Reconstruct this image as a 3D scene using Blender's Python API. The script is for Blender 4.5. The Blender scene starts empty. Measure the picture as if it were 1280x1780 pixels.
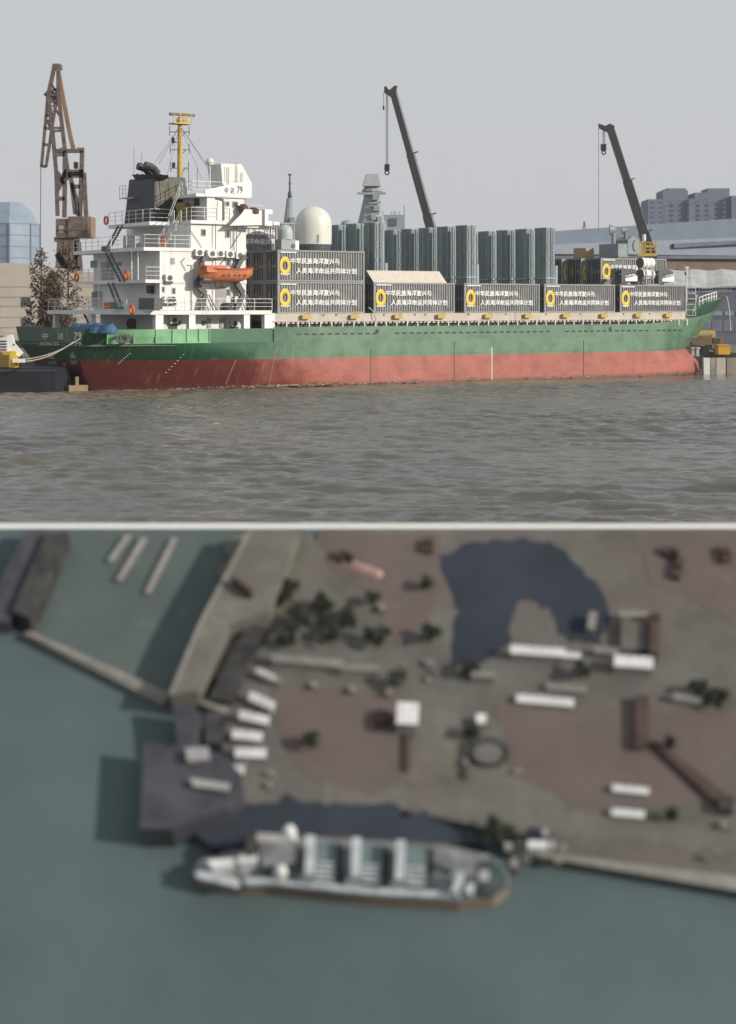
import bpy, math, random
import numpy as np
from mathutils import Vector, Matrix
R = math.radians
rnd = random.Random(7)
sc = bpy.context.scene
# ------------------------------------------------------------------ camera, sky, sun, exposure
F, H, HZ = 2930.0, 7.6, 530.0           # focal length (photo pixels), eye height above water, horizon row
cam = bpy.data.cameras.new('camera'); co = bpy.data.objects.new('camera', cam); sc.collection.objects.link(co)
co.location = (0, 0, H); co.rotation_euler = (R(90), 0, 0)
cam.sensor_fit = 'HORIZONTAL'; cam.sensor_width = 36; cam.lens = F/1280*36
cam.shift_y = -(890-HZ)/1280; cam.clip_start = .5; cam.clip_end = 6000
cam.dof.use_dof = True; cam.dof.focus_distance = 122; cam.dof.aperture_fstop = .75
sc.camera = co
SUN_AZ, SUN_EL = 62.0, 20.0             # to the right behind the camera, low
w = bpy.data.worlds.new('World'); sc.world = w; w.use_nodes = True
nt = w.node_tree; bg = nt.nodes['Background']
sky = nt.nodes.new('ShaderNodeTexSky'); sky.sky_type = 'NISHITA'; sky.sun_disc = False
sky.sun_elevation = R(SUN_EL); sky.sun_rotation = R(180-SUN_AZ); sky.air_density = 1.0; sky.dust_density = 4.0; sky.ozone_density = 1.0
mixs = nt.nodes.new('ShaderNodeMix'); mixs.data_type = 'RGBA'
mixs.inputs['Factor'].default_value = .90
mixs.inputs['B'].default_value = (6.0, 6.12, 6.38, 1)      # even winter haze over the blue
nt.links.new(sky.outputs[0], mixs.inputs['A']); nt.links.new(mixs.outputs['Result'], bg.inputs[0])
bg.inputs[1].default_value = .10
sl = bpy.data.lights.new('sun', 'SUN'); so = bpy.data.objects.new('sun', sl); sc.collection.objects.link(so)
sl.energy = 4.2; sl.angle = R(.6); sl.color = (1, .92, .81)
sdir = Vector((math.sin(R(SUN_AZ))*math.cos(R(SUN_EL)), -math.cos(R(SUN_AZ))*math.cos(R(SUN_EL)), math.sin(R(SUN_EL))))
so.rotation_euler = sdir.to_track_quat('Z', 'Y').to_euler(); so.location = (60, -60, 80)
sc.view_settings.view_transform = 'Standard'; sc.view_settings.look = 'None'
sc.view_settings.exposure = 0; sc.view_settings.gamma = 1; sc.view_settings.use_curve_mapping = False

# ------------------------------------------------------------------ helpers
def tint(m, amt=.25):
    t = m.node_tree; b = t.nodes['Principled BSDF']; src = b.inputs['Base Color'].links[0].from_socket; oi = t.nodes.new('ShaderNodeObjectInfo')
    mr = t.nodes.new('ShaderNodeMapRange'); mr.inputs['To Min'].default_value = 1-amt; mr.inputs['To Max'].default_value = 1+amt; t.links.new(oi.outputs['Random'], mr.inputs['Value'])
    hv = t.nodes.new('ShaderNodeHueSaturation'); t.links.new(mr.outputs[0], hv.inputs['Value']); t.links.new(src, hv.inputs['Color']); t.links.new(hv.outputs[0], b.inputs['Base Color'])
def new_mat(name, col, rough=.6, var=.12, scale=2.0, metal=0, bump=0, bscale=20, streak=0, streak_col=(.16,.07,.03), stretch=(1,1,1), col2=None, lo=.35, hi=.65, spec=.4):
    m = bpy.data.materials.new(name); m.use_nodes = True; t = m.node_tree; b = t.nodes['Principled BSDF']
    b.inputs['Roughness'].default_value = rough; b.inputs['Metallic'].default_value = metal
    b.inputs['Specular IOR Level'].default_value = spec
    tc = t.nodes.new('ShaderNodeTexCoord'); mp = t.nodes.new('ShaderNodeMapping'); t.links.new(tc.outputs['Object'], mp.inputs[0])
    mp.inputs['Scale'].default_value = stretch
    n = t.nodes.new('ShaderNodeTexNoise'); n.inputs['Scale'].default_value = scale; n.inputs['Detail'].default_value = 6; n.inputs['Roughness'].default_value = .6
    t.links.new(mp.outputs[0], n.inputs[0])
    cr = t.nodes.new('ShaderNodeValToRGB'); e = cr.color_ramp.elements
    c2 = col2 or tuple(min(1, c*(1+var)) for c in col); c1 = col if col2 else tuple(c*(1-var) for c in col)
    e[0].position = lo; e[0].color = (*c1, 1); e[1].position = hi; e[1].color = (*c2, 1)
    t.links.new(n.outputs[0], cr.inputs[0]); out = cr.outputs[0]
    if streak:
        mp2 = t.nodes.new('ShaderNodeMapping'); mp2.inputs['Scale'].default_value = (1.6, 1.6, .16); t.links.new(tc.outputs['Object'], mp2.inputs[0])
        n2 = t.nodes.new('ShaderNodeTexNoise'); n2.inputs['Scale'].default_value = 1.4; n2.inputs['Detail'].default_value = 8; t.links.new(mp2.outputs[0], n2.inputs[0])
        c3 = t.nodes.new('ShaderNodeValToRGB'); c3.color_ramp.elements[0].position = .58; c3.color_ramp.elements[0].color = (0,0,0,1)
        c3.color_ramp.elements[1].position = .78; c3.color_ramp.elements[1].color = (streak,streak,streak,1); t.links.new(n2.outputs[0], c3.inputs[0])
        mx = t.nodes.new('ShaderNodeMix'); mx.data_type = 'RGBA'; t.links.new(c3.outputs[0], mx.inputs['Factor']); t.links.new(out, mx.inputs['A']); mx.inputs['B'].default_value = (*streak_col, 1); out = mx.outputs['Result']
    t.links.new(out, b.inputs['Base Color'])
    if bump:
        n3 = t.nodes.new('ShaderNodeTexNoise'); n3.inputs['Scale'].default_value = bscale; n3.inputs['Detail'].default_value = 5; t.links.new(mp.outputs[0], n3.inputs[0])
        bp = t.nodes.new('ShaderNodeBump'); bp.inputs['Strength'].default_value = bump; bp.inputs['Distance'].default_value = .03
        t.links.new(n3.outputs[0], bp.inputs['Height']); t.links.new(bp.outputs[0], b.inputs['Normal'])
    return m

class MB:
    def __init__(s): s.v = []; s.f = []
    def add(s, vs, fs):
        o = len(s.v); s.v += [tuple(p) for p in vs]; s.f += [tuple(i+o for i in q) for q in fs]; return s
    def box(s, x0, x1, y0, y1, z0, z1):
        return s.add([(x0,y0,z0),(x1,y0,z0),(x1,y1,z0),(x0,y1,z0),(x0,y0,z1),(x1,y0,z1),(x1,y1,z1),(x0,y1,z1)],
                     [(0,3,2,1),(4,5,6,7),(0,1,5,4),(1,2,6,5),(2,3,7,6),(3,0,4,7)])
    def bar(s, p, q, a, b=None, up=(0,0,1)):           # square bar p to q, widths a x b
        p, q = Vector(p), Vector(q); b = b or a; d = (q-p).normalized(); u = Vector(up)
        if abs(d.dot(u)) > .97: u = Vector((1,0,0))
        sx = d.cross(u).normalized()*a/2; sy = sx.cross(d).normalized()*b/2
        vs = [e+i*sx+j*sy for e in (p,q) for i,j in ((-1,-1),(1,-1),(1,1),(-1,1))]
        return s.add(vs, [(0,1,2,3),(7,6,5,4),(0,4,5,1),(1,5,6,2),(2,6,7,3),(3,7,4,0)])
    def tube(s, p, q, r, r2=None, n=8):
        p, q = Vector(p), Vector(q); r2 = r if r2 is None else r2; d = (q-p).normalized(); u = Vector((0,0,1))
        if abs(d.dot(u)) > .97: u = Vector((1,0,0))
        a = d.cross(u).normalized(); b = a.cross(d).normalized(); vs = []
        for e, rr in ((p,r),(q,r2)):
            for k in range(n):
                t = 2*math.pi*k/n; vs.append(e+rr*(math.cos(t)*a+math.sin(t)*b))
        fs = [(k,(k+1)%n,n+(k+1)%n,n+k) for k in range(n)]+[tuple(range(n-1,-1,-1)), tuple(range(n,2*n))]
        return s.add(vs, fs)
    def poly(s, pts, r, n=6):
        for a, b in zip(pts, pts[1:]): s.tube(a, b, r, n=n)
        return s
    def prism(s, poly, z0, z1):                        # xy polygon extruded in z (z may be a list per vertex)
        n = len(poly); g = lambda z, i: z[i] if isinstance(z, (list,tuple)) else z
        ar = sum(poly[i][0]*poly[(i+1)%n][1]-poly[(i+1)%n][0]*poly[i][1] for i in range(n))
        if ar < 0: poly = poly[::-1]; z0 = z0[::-1] if isinstance(z0,(list,tuple)) else z0; z1 = z1[::-1] if isinstance(z1,(list,tuple)) else z1
        vs = [(x,y,g(z0,i)) for i,(x,y) in enumerate(poly)]+[(x,y,g(z1,i)) for i,(x,y) in enumerate(poly)]
        return s.add(vs, [tuple(range(n-1,-1,-1)), tuple(range(n,2*n))]+[(i,(i+1)%n,n+(i+1)%n,n+i) for i in range(n)])
    def extr(s, pts, d):                               # 3D polygon extruded by vector d
        n = len(pts); d = Vector(d); vs = [Vector(p) for p in pts]; vs += [p+d for p in vs]
        return s.add(vs, [tuple(range(n-1,-1,-1)), tuple(range(n,2*n))]+[(i,(i+1)%n,n+(i+1)%n,n+i) for i in range(n)])
    def lathe(s, prof, c=(0,0,0), n=24):               # (r,z) profile about z
        vs = []; c = Vector(c)
        for r, z in prof:
            for k in range(n): t = 2*math.pi*k/n; vs.append(c+Vector((r*math.cos(t), r*math.sin(t), z)))
        fs = [(i*n+k, i*n+(k+1)%n, (i+1)*n+(k+1)%n, (i+1)*n+k) for i in range(len(prof)-1) for k in range(n)]
        fs += [tuple(range(n-1,-1,-1)), tuple(range((len(prof)-1)*n, len(prof)*n))]
        return s.add(vs, fs)
    def torus(s, c, R1, r, ax=(1,0,0), n=14, m=6, sx=1, sy=1, fl=1):
        c = Vector(c); ax = Vector(ax).normalized(); u = Vector((0,0,1)) if abs(ax.z) < .9 else Vector((1,0,0))
        a = ax.cross(u).normalized(); b = a.cross(ax); vs = []
        for i in range(n):
            t = 2*math.pi*i/n; d = math.cos(t)*a*sx+math.sin(t)*b*sy
            for j in range(m):
                q = 2*math.pi*j/m; vs.append(c+d*(R1+r*math.cos(q))+ax*r*fl*math.sin(q))
        return s.add(vs, [(i*m+j, ((i+1)%n)*m+j, ((i+1)%n)*m+(j+1)%m, i*m+(j+1)%m) for i in range(n) for j in range(m)])
    def mesh(s, name, mat, smooth=False):
        me = bpy.data.meshes.new(name); me.from_pydata(s.v, [], s.f); me.materials.append(mat)
        if smooth:
            for p in me.polygons: p.use_smooth = True
            try: me.set_sharp_from_angle(angle=R(38))
            except Exception: pass
        me.update(); return me
    def build(s, name, mat, parent=None, smooth=False, **kw):
        return link(name, s.mesh(name, mat, smooth), parent, **kw)

def link(name, me, parent=None, loc=None, **kw):
    o = bpy.data.objects.new(name, me); sc.collection.objects.link(o)
    if parent: o.parent = parent
    if loc is not None: o.location = loc
    for k, v in kw.items(): o[k] = v
    return o
def tag(o, label, cat, group=None):
    o['label'] = label; o['category'] = cat
    if group: o['group'] = group
    return o
def thing(name, label, cat, mat=None, group=None):
    o = bpy.data.objects.new(name, None); sc.collection.objects.link(o); o.empty_display_size = .3
    if mat is not None: o.matrix_basis = mat
    return tag(o, label, cat, group)
def dup(o, mat=None, label=None, parent=None):
    c = o.copy(); sc.collection.objects.link(c)
    if parent: c.parent = parent
    if mat is not None: c.matrix_basis = mat
    if label: c['label'] = label
    for ch in [x for x in KIDS.get(o.name, o.children)]: dup(ch, parent=c)
    return c
KIDS = {}
def text_mesh(name, body, mat, w, h, depth=.012, bold=0):
    cu = bpy.data.curves.new(name, 'FONT'); cu.body = body; cu.resolution_u = 2; cu.extrude = depth
    t = bpy.data.objects.new(name, cu); sc.collection.objects.link(t)
    me = bpy.data.meshes.new_from_object(t.evaluated_get(bpy.context.evaluated_depsgraph_get()))
    bpy.data.objects.remove(t); bpy.data.curves.remove(cu)
    n = len(me.vertices); a = np.empty(n*3, 'f'); me.vertices.foreach_get('co', a); a = a.reshape(-1,3)
    lo, hi = a.min(0), a.max(0); a[:,0] = (a[:,0]-lo[0])/(hi[0]-lo[0])*w; a[:,1] = (a[:,1]-lo[1])/(hi[1]-lo[1])*h
    me.vertices.foreach_set('co', a.ravel())
    if bold:                                            # heavier strokes: the outline set twice, a little apart
        fs = [tuple(p.vertices) for p in me.polygons]; v2 = a.copy(); v2[:,0] += bold; v2[:,2] += .003; v3 = a.copy(); v3[:,1] += bold*.8; v3[:,2] += .006
        nm = bpy.data.meshes.new(name); nm.from_pydata(np.concatenate([a, v2, v3]).tolist(), [], fs+[tuple(i+n for i in f) for f in fs]+[tuple(i+2*n for i in f) for f in fs]); bpy.data.meshes.remove(me); me = nm
    me.materials.clear(); me.materials.append(mat); me.update(); me.name = name
    return me
UPRIGHT = Matrix.Rotation(R(90), 4, 'X')                # text plane xy -> xz, facing -y

def W(px, py, D): return Vector(((px-640)/F*D, D, H-(py-HZ)*D/F))   # world point seen at a pixel, D metres off
TH = R(33); CT, ST = math.cos(TH), math.sin(TH)
D0 = F*H/(683-HZ); SO = Vector(((210-640)/F*D0, D0, 0))              # ship frame: X to the bow, Y to port, z up
SHIP = Matrix.Translation(SO) @ Matrix.Rotation(TH, 4, 'Z')
def S(px, py, Y):                                        # point on the ship's plane Y
    k = (px-640)/F; a = SO.x-ST*Y; b = SO.y+CT*Y; X = (k*b-a)/(CT-k*ST); D = b+ST*X
    return Vector((X, Y, H-(py-HZ)*D/F))
def Q(px, py, X):                                        # point on the ship's plane X
    k = (px-640)/F; a = SO.x+CT*X; b = SO.y+ST*X; Y = (a-k*b)/(ST+k*CT); D = b+CT*Y
    return Vector((X, Y, H-(py-HZ)*D/F))
def on_ship(X, Y, z, rz=0): return SHIP @ Matrix.Translation((X, Y, z)) @ Matrix.Rotation(rz, 4, 'Z')

M = {}
M['green'] = new_mat('hull green', (.036,.125,.062), .5, .2, .35, streak=.5, streak_col=(.13,.15,.10), bump=.25, bscale=1.2)
M['green_lt'] = new_mat('bulwark green', (.17,.38,.20), .55, .15, .8, streak=.5, streak_col=(.16,.19,.13), bump=.3, bscale=1.5)
M['red'] = new_mat('antifouling red', (.27,.075,.055), .6, .16, .4, streak=.4, streak_col=(.30,.15,.10), bump=.3, bscale=1.2)
M['white'] = new_mat('white paint', (.66,.66,.65), .5, .05, .8, streak=.5, streak_col=(.40,.29,.2))
M['white2'] = new_mat('bright white paint', (.74,.74,.72), .45, .03, 1)
M['deck'] = new_mat('deck paint', (.12,.13,.12), .8, .2, 2)
M['beige'] = new_mat('coaming beige', (.45,.41,.35), .6, .1, 1, streak=.4)
M['yellow'] = new_mat('yellow paint', (.46,.33,.09), .5, .12, 3, streak=.3)
M['gold'] = new_mat('emblem yellow', (.66,.47,.05), .5, .08, 3)
M['black'] = new_mat('black paint', (.02,.022,.026), .5, .2, 2)
M['funnel'] = new_mat('funnel black', (.022,.026,.034), .5, .2, 1.5, streak=.3, streak_col=(.05,.05,.04))
M['funnel_side'] = new_mat('funnel lit olive', (.10,.09,.06), .6, .3, 1.5, streak=.5, streak_col=(.04,.035,.03))
M['cont_end_shade'] = new_mat('container end shade', (.045,.052,.062), .55, .15, 1.5)  # ends darkened in the colour because they lie in shade
M['cont'] = new_mat('container slate', (.235,.245,.25), .55, .2, 1.2, streak=.6, streak_col=(.06,.05,.045))
M['cont_frame'] = new_mat('container frame', (.24,.245,.245), .5, .1, 2)
M['turret'] = new_mat('turret grey', (.19,.23,.245), .5, .1, 1)
M['canister'] = new_mat('canister grey green', (.215,.265,.275), .45, .12, 1.0, streak=.3, streak_col=(.13,.15,.15))
M['navy_grey'] = new_mat('naval grey', (.27,.31,.34), .55, .08, 1)
M['dome'] = new_mat('radome ivory', (.58,.60,.55), .45, .04, 1.5)
M['orange'] = new_mat('lifeboat orange', (.52,.17,.07), .6, .2, 2, streak=.5, streak_col=(.28,.10,.05))
M['rust'] = new_mat('rusted crane paint', (.12,.088,.078), .75, .35, 1.5, bump=.3)
M['rust_lt'] = new_mat('rusted tan plate', (.24,.16,.11), .75, .2, 1)
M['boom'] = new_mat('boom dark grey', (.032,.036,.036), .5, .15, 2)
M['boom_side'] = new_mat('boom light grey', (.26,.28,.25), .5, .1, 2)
M['glass'] = new_mat('window glass', (.06,.075,.08), .15, .1, 2)
M['grey'] = new_mat('equipment grey', (.30,.31,.31), .55, .12, 3)
M['steel'] = new_mat('dark steel', (.07,.075,.08), .5, .2, 3)
M['conc'] = new_mat('quay concrete', (.27,.25,.21), .85, .25, .6, bump=.4, bscale=3, streak=.5, streak_col=(.12,.09,.06))
M['ground'] = new_mat('yard ground', (.16,.15,.14), .9, .2, .1)
M['rope'] = new_mat('rope', (.42,.40,.34), .9, .1, 8)
M['rail'] = new_mat('rail white', (.62,.64,.63), .5, .05, 2)
M['blue'] = new_mat('blue tarp', (.04,.10,.20), .7, .3, 3)
M['lifering'] = new_mat('life ring orange', (.6,.13,.03), .6, .1, 5)
M['warm'] = new_mat('warehouse cream', (.46,.41,.35), .8, .07, .4, streak=.3, streak_col=(.3,.26,.22))
M['blue_glass'] = new_mat('tower glazing', (.22,.28,.36), .35, .1, .2)
M['apart'] = new_mat('apartment render', (.13,.155,.215), .85, .08, .3)
M['apart_glass'] = new_mat('apartment glazing', (.10,.12,.16), .4)
M['blue_roof'] = new_mat('blue sheet roof', (.095,.13,.18), .55, .08, .3, streak=.3, streak_col=(.12,.15,.2))
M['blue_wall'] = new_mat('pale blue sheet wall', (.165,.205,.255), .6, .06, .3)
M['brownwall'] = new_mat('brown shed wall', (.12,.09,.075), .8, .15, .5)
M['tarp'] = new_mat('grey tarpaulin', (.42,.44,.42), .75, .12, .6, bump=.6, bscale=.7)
M['dark_wall'] = new_mat('dark shed wall', (.10,.11,.15), .8, .15, .5)  # one even dark tone for wall, gutter, eaves and recess
M['navy'] = new_mat('barge navy', (.016,.018,.026), .5, .3, .6)
M['leaf'] = new_mat('dry leaves', (.075,.052,.036), .8, .35, 1)
M['bark'] = new_mat('bark', (.06,.045,.035), .9, .25, 4)
M['tan'] = new_mat('tan tarp box', (.36,.25,.14), .8, .1, 3)

for k_, a_ in (('cont',.14),('canister',.16),('cont_end_shade',.3),('white2',.04)): tint(M[k_], a_)
# ------------------------------------------------------------------ river
SIDE = SO
def river():
    m = bpy.data.materials.new('river water'); m.use_nodes = True; t = m.node_tree; b = t.nodes['Principled BSDF']
    tc = t.nodes.new('ShaderNodeTexCoord')
    n = t.nodes.new('ShaderNodeTexNoise'); n.inputs['Scale'].default_value = .07; n.inputs['Detail'].default_value = 4
    t.links.new(tc.outputs['Object'], n.inputs[0]); cr = t.nodes.new('ShaderNodeValToRGB'); e = cr.color_ramp.elements
    e[0].position = .45; e[0].color = (.086,.086,.077,1); e[1].position = .68; e[1].color = (.112,.103,.080,1)
    t.links.new(n.outputs[0], cr.inputs[0]); dn = t.nodes.new('ShaderNodeVectorMath'); dn.operation = 'DOT_PRODUCT'; dn.inputs[1].default_value = (.5446, -.8387, 0); t.links.new(tc.outputs['Object'], dn.inputs[0])
    df = t.nodes.new('ShaderNodeMapRange'); o_ = .5446*SIDE[0]-.8387*SIDE[1]; df.inputs['From Min'].default_value = o_+13; df.inputs['From Max'].default_value = o_; df.inputs['To Max'].default_value = 1.5; t.links.new(dn.outputs['Value'], df.inputs['Value'])
    ml = t.nodes.new('ShaderNodeMath'); ml.operation = 'MULTIPLY'; ml.use_clamp = True; t.links.new(df.outputs[0], ml.inputs[0]); t.links.new(n.outputs[0], ml.inputs[1])
    mu = t.nodes.new('ShaderNodeMix'); mu.data_type = 'RGBA'; t.links.new(ml.outputs[0], mu.inputs['Factor']); t.links.new(cr.outputs[0], mu.inputs['A']); mu.inputs['B'].default_value = (.20,.165,.11,1)   # silt stirred up beside the hull
    t.links.new(mu.outputs['Result'], b.inputs['Base Color'])
    b.inputs['Roughness'].default_value = .07; b.inputs['Specular IOR Level'].default_value = .5; b.inputs['IOR'].default_value = 1.4
    mp = t.nodes.new('ShaderNodeMapping'); mp.inputs['Scale'].default_value = (.8, 2.3, 1); t.links.new(tc.outputs['Object'], mp.inputs[0])
    n2 = t.nodes.new('ShaderNodeTexNoise'); n2.inputs['Scale'].default_value = 3.5; n2.inputs['Detail'].default_value = 5; n2.inputs['Roughness'].default_value = .62
    t.links.new(mp.outputs[0], n2.inputs[0]); bp = t.nodes.new('ShaderNodeBump'); bp.inputs['Strength'].default_value = .8; bp.inputs['Distance'].default_value = .05
    t.links.new(n2.outputs[0], bp.inputs['Height']); t.links.new(bp.outputs[0], b.inputs['Normal'])
    rg = np.random.default_rng(3)
    xs = np.arange(-44, 44.01, .27); ys = np.concatenate([np.arange(24, 54, .3), np.arange(54, 100, .10), np.arange(100, 172, .16)])
    X, Y = np.meshgrid(xs, ys); Z = np.zeros_like(X)
    for i in range(130):
        L = float(np.exp(rg.uniform(np.log(.42), np.log(4.2)))); k = 2*math.pi/L; a = R(84)+rg.normal(0, .36)
        ph = (X*math.cos(a)+Y*math.sin(a))*k+rg.uniform(0, 6.28)+.5*np.sin(X*.11+Y*.07+i)
        A = .0064*L**.95*rg.uniform(.5, 1.3); Z += A*(np.sin(ph)+.30*np.cos(2*ph))
    Z *= .85+.3*np.sin(X*.09+.3)*np.sin(Y*.13)
    Z *= np.clip((44-np.abs(X))/4,0,1)*np.clip((Y-24)/5,0,1)*np.clip((172-Y)/6,0,1); ny, nx = X.shape; vs = np.stack([X, Y, Z], -1).reshape(-1, 3)
    I = np.arange(ny*nx).reshape(ny, nx); fs = np.stack([I[:-1,:-1], I[:-1,1:], I[1:,1:], I[1:,:-1]], -1).reshape(-1, 4)
    o = len(vs); far = [(-690,-50),(690,-50),(690,24),(-690,24),(-690,172),(690,172),(690,900),(-690,900),(-44,24),(44,24),(-44,172),(44,172)]
    vs = np.concatenate([vs, np.array([(x,y,0.0) for x,y in far])])
    ex = [(0,1,2,3),(4,5,6,7),(3,8,10,4),(9,2,5,11)]
    me = bpy.data.meshes.new('river'); me.from_pydata(vs.tolist(), [], fs.tolist()+[tuple(i+o for i in q) for q in ex]); me.materials.append(m)
    for p in me.polygons: p.use_smooth = True
    link('river', me, kind='structure')
river()
fm = MB(); rf = random.Random(21)
for k in range(420):
    X = rf.choice((rf.uniform(4,30), rf.uniform(0,76), rf.gauss(16,3))); Y = -abs(rf.gauss(0,.8))+.25; p = SHIP @ Vector((X, Y, .16+rf.uniform(0,.16))); a = rf.uniform(.05,.28); b = rf.uniform(.03,.09); n_ = rf.randint(5,7)
    fm.add([(p.x+a*math.cos(6.283*i/n_)*rf.uniform(.6,1.2), p.y+b*2*math.sin(6.283*i/n_), p.z+rf.uniform(-.02,.03)) for i in range(n_)], [tuple(range(n_))])
fm.build('foam', new_mat('river foam', (.50,.47,.40), .8), kind='stuff')

def haze():
    m = bpy.data.materials.new('winter haze'); m.use_nodes = True; t = m.node_tree; t.nodes.clear()
    out = t.nodes.new('ShaderNodeOutputMaterial'); v = t.nodes.new('ShaderNodeVolumePrincipled'); v.inputs['Color'].default_value = (.93,.95,1,1)
    v.inputs['Density'].default_value = .00016; v.inputs['Anisotropy'].default_value = .1; t.links.new(v.outputs[0], out.inputs['Volume'])
    MB().box(-720, 720, -70, 930, -5, 72).build('haze', m, kind='stuff')
haze()

# ------------------------------------------------------------------ land behind the ship
def shp(X, Y): p = SHIP @ Vector((X, Y, 0)); return (p.x, p.y)
MB().prism([shp(-90,23), shp(83,23), shp(83,2.5), shp(150,2.5), (690,300), (690,900), (-690,900), (-690,200)], -3, 2.0).build('quay', M['conc'], kind='structure')
MB().prism([shp(-90,24), shp(84,24), shp(84,4), shp(150,4), (680,310), (680,890), (-680,890), (-680,205)], 2.0, 2.004).build('yard_ground', M['ground'], kind='structure')

def railing(mb, pts, h=1.05, step=1.5, r=.03, n=3):
    pts = [Vector(p) for p in pts]
    for a, b in zip(pts, pts[1:]):
        L = (b-a).length; k = max(1, round(L/step))
        for i in range(k+1): p = a.lerp(b, i/k); mb.bar(p, p+Vector((0,0,h)), r*1.5)
        for j in range(1, n+1): mb.bar(a+Vector((0,0,h*j/n)), b+Vector((0,0,h*j/n)), r*(1.5 if j == n else 1.1))
    return mb
def stair(mb, p, q, wid=.8, side=(0,1,0), n=10):
    p, q, sd = Vector(p), Vector(q), Vector(side).normalized()*wid
    for d in (Vector(), sd): mb.bar(p+d, q+d, .08, .22)
    for i in range(1, n): a = p.lerp(q, i/n); mb.bar(a, a+sd, .2, .05)
    return mb

# ------------------------------------------------------------------ the cargo ship
ship = thing('cargo_ship', 'green and red container ship with white superstructure moored along the quay', 'cargo ship', SHIP)
CL = 9.25
def lerp(a, b, t): return a+(b-a)*t
def tab(z, pts):
    if z <= pts[0][0]: return pts[0][1]
    for (a, va), (b, vb) in zip(pts, pts[1:]):
        if z <= b: return lerp(va, vb, (z-a)/(b-a))
    return pts[-1][1]
Xs = lambda z: tab(z, [(-1,1.2),(0,-.6),(1.2,-1.4),(2.7,-2.3),(4.25,-2.9),(5.6,-3.4)])
Xb = lambda z: tab(z, [(-1,75.2),(0,76.6),(1.0,76.6),(1.9,75.7),(2.7,74.4),(3.6,75.2),(4.25,76.0),(5.6,77.2),(8.6,81.4)])
def sheer(X): return 5.58 if X < 58 else 5.58+2.75*((X-58)/22.2)**1.8
def hb(X, z):
    a0 = tab(z, [(0,.42),(2.7,.62),(4.25,.78),(5.6,.84)]); La = tab(z, [(0,27),(2.7,18),(4.25,9),(5.6,6)])
    u = min(1, max(0, (X-Xs(z))/La)); v = a0+(1-a0)*math.sin(math.pi/2*u)**.85
    Lf = tab(z, [(0,13),(2.7,14),(5.6,17),(8.5,20)]); qf = tab(z, [(0,2.0),(2.7,2.2),(5.6,3.3)])
    t = max(0, (X-(Xb(z)-Lf))/Lf); return CL*v*max(0, 1-t**qf)
NS = 110
def loft(zs, X0=None, X1=None, inset=0, closed=True, sides=(-1, 1)):
    mb = MB(); rows = []
    for lv in zs:
        row = []
        for i in range(NS+1):
            t = i/NS; z = lv if not callable(lv) else 5.0
            a, b = Xs(z if X0 is None else 4.25), Xb(z)
            if callable(lv):
                b = 80.2 if X1 is None else X1; a = Xs(5.58)
            if X0 is not None: a = X0
            if X1 is not None: b = X1
            if X1 == 80.2 and callable(lv):
                for _ in range(12): b = Xb(lv(b))
            elif X1 == 80.2: b = Xb(lv)
            tt = t*t*(3-2*t) if X0 is None else t
            X = lerp(a, b, tt); zz = lv(X) if callable(lv) else lv
            row.append((X, max(0, hb(X, zz)-inset), zz))
        rows.append(row)
    for sgn in sides:
        vs = [(X, CL+sgn*h, z) for row in rows for X, h, z in row]; n = NS+1
        fs = [(r*n+i, r*n+i+1, (r+1)*n+i+1, (r+1)*n+i) for r in range(len(rows)-1) for i in range(NS)]
        if sgn > 0: fs = [f[::-1] for f in fs]
        mb.add(vs, fs)
    if closed:                                           # transom strip
        for (r0, r1) in zip(rows, rows[1:]):
            x0, h0, z0 = r0[0]; x1, h1, z1 = r1[0]
            mb.add([(x0,CL+h0,z0),(x0,CL-h0,z0),(x1,CL-h1,z1),(x1,CL+h1,z1)], [(0,1,2,3)])
    return mb
hull_paint = bpy.data.materials.new('hull green weathered')
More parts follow.
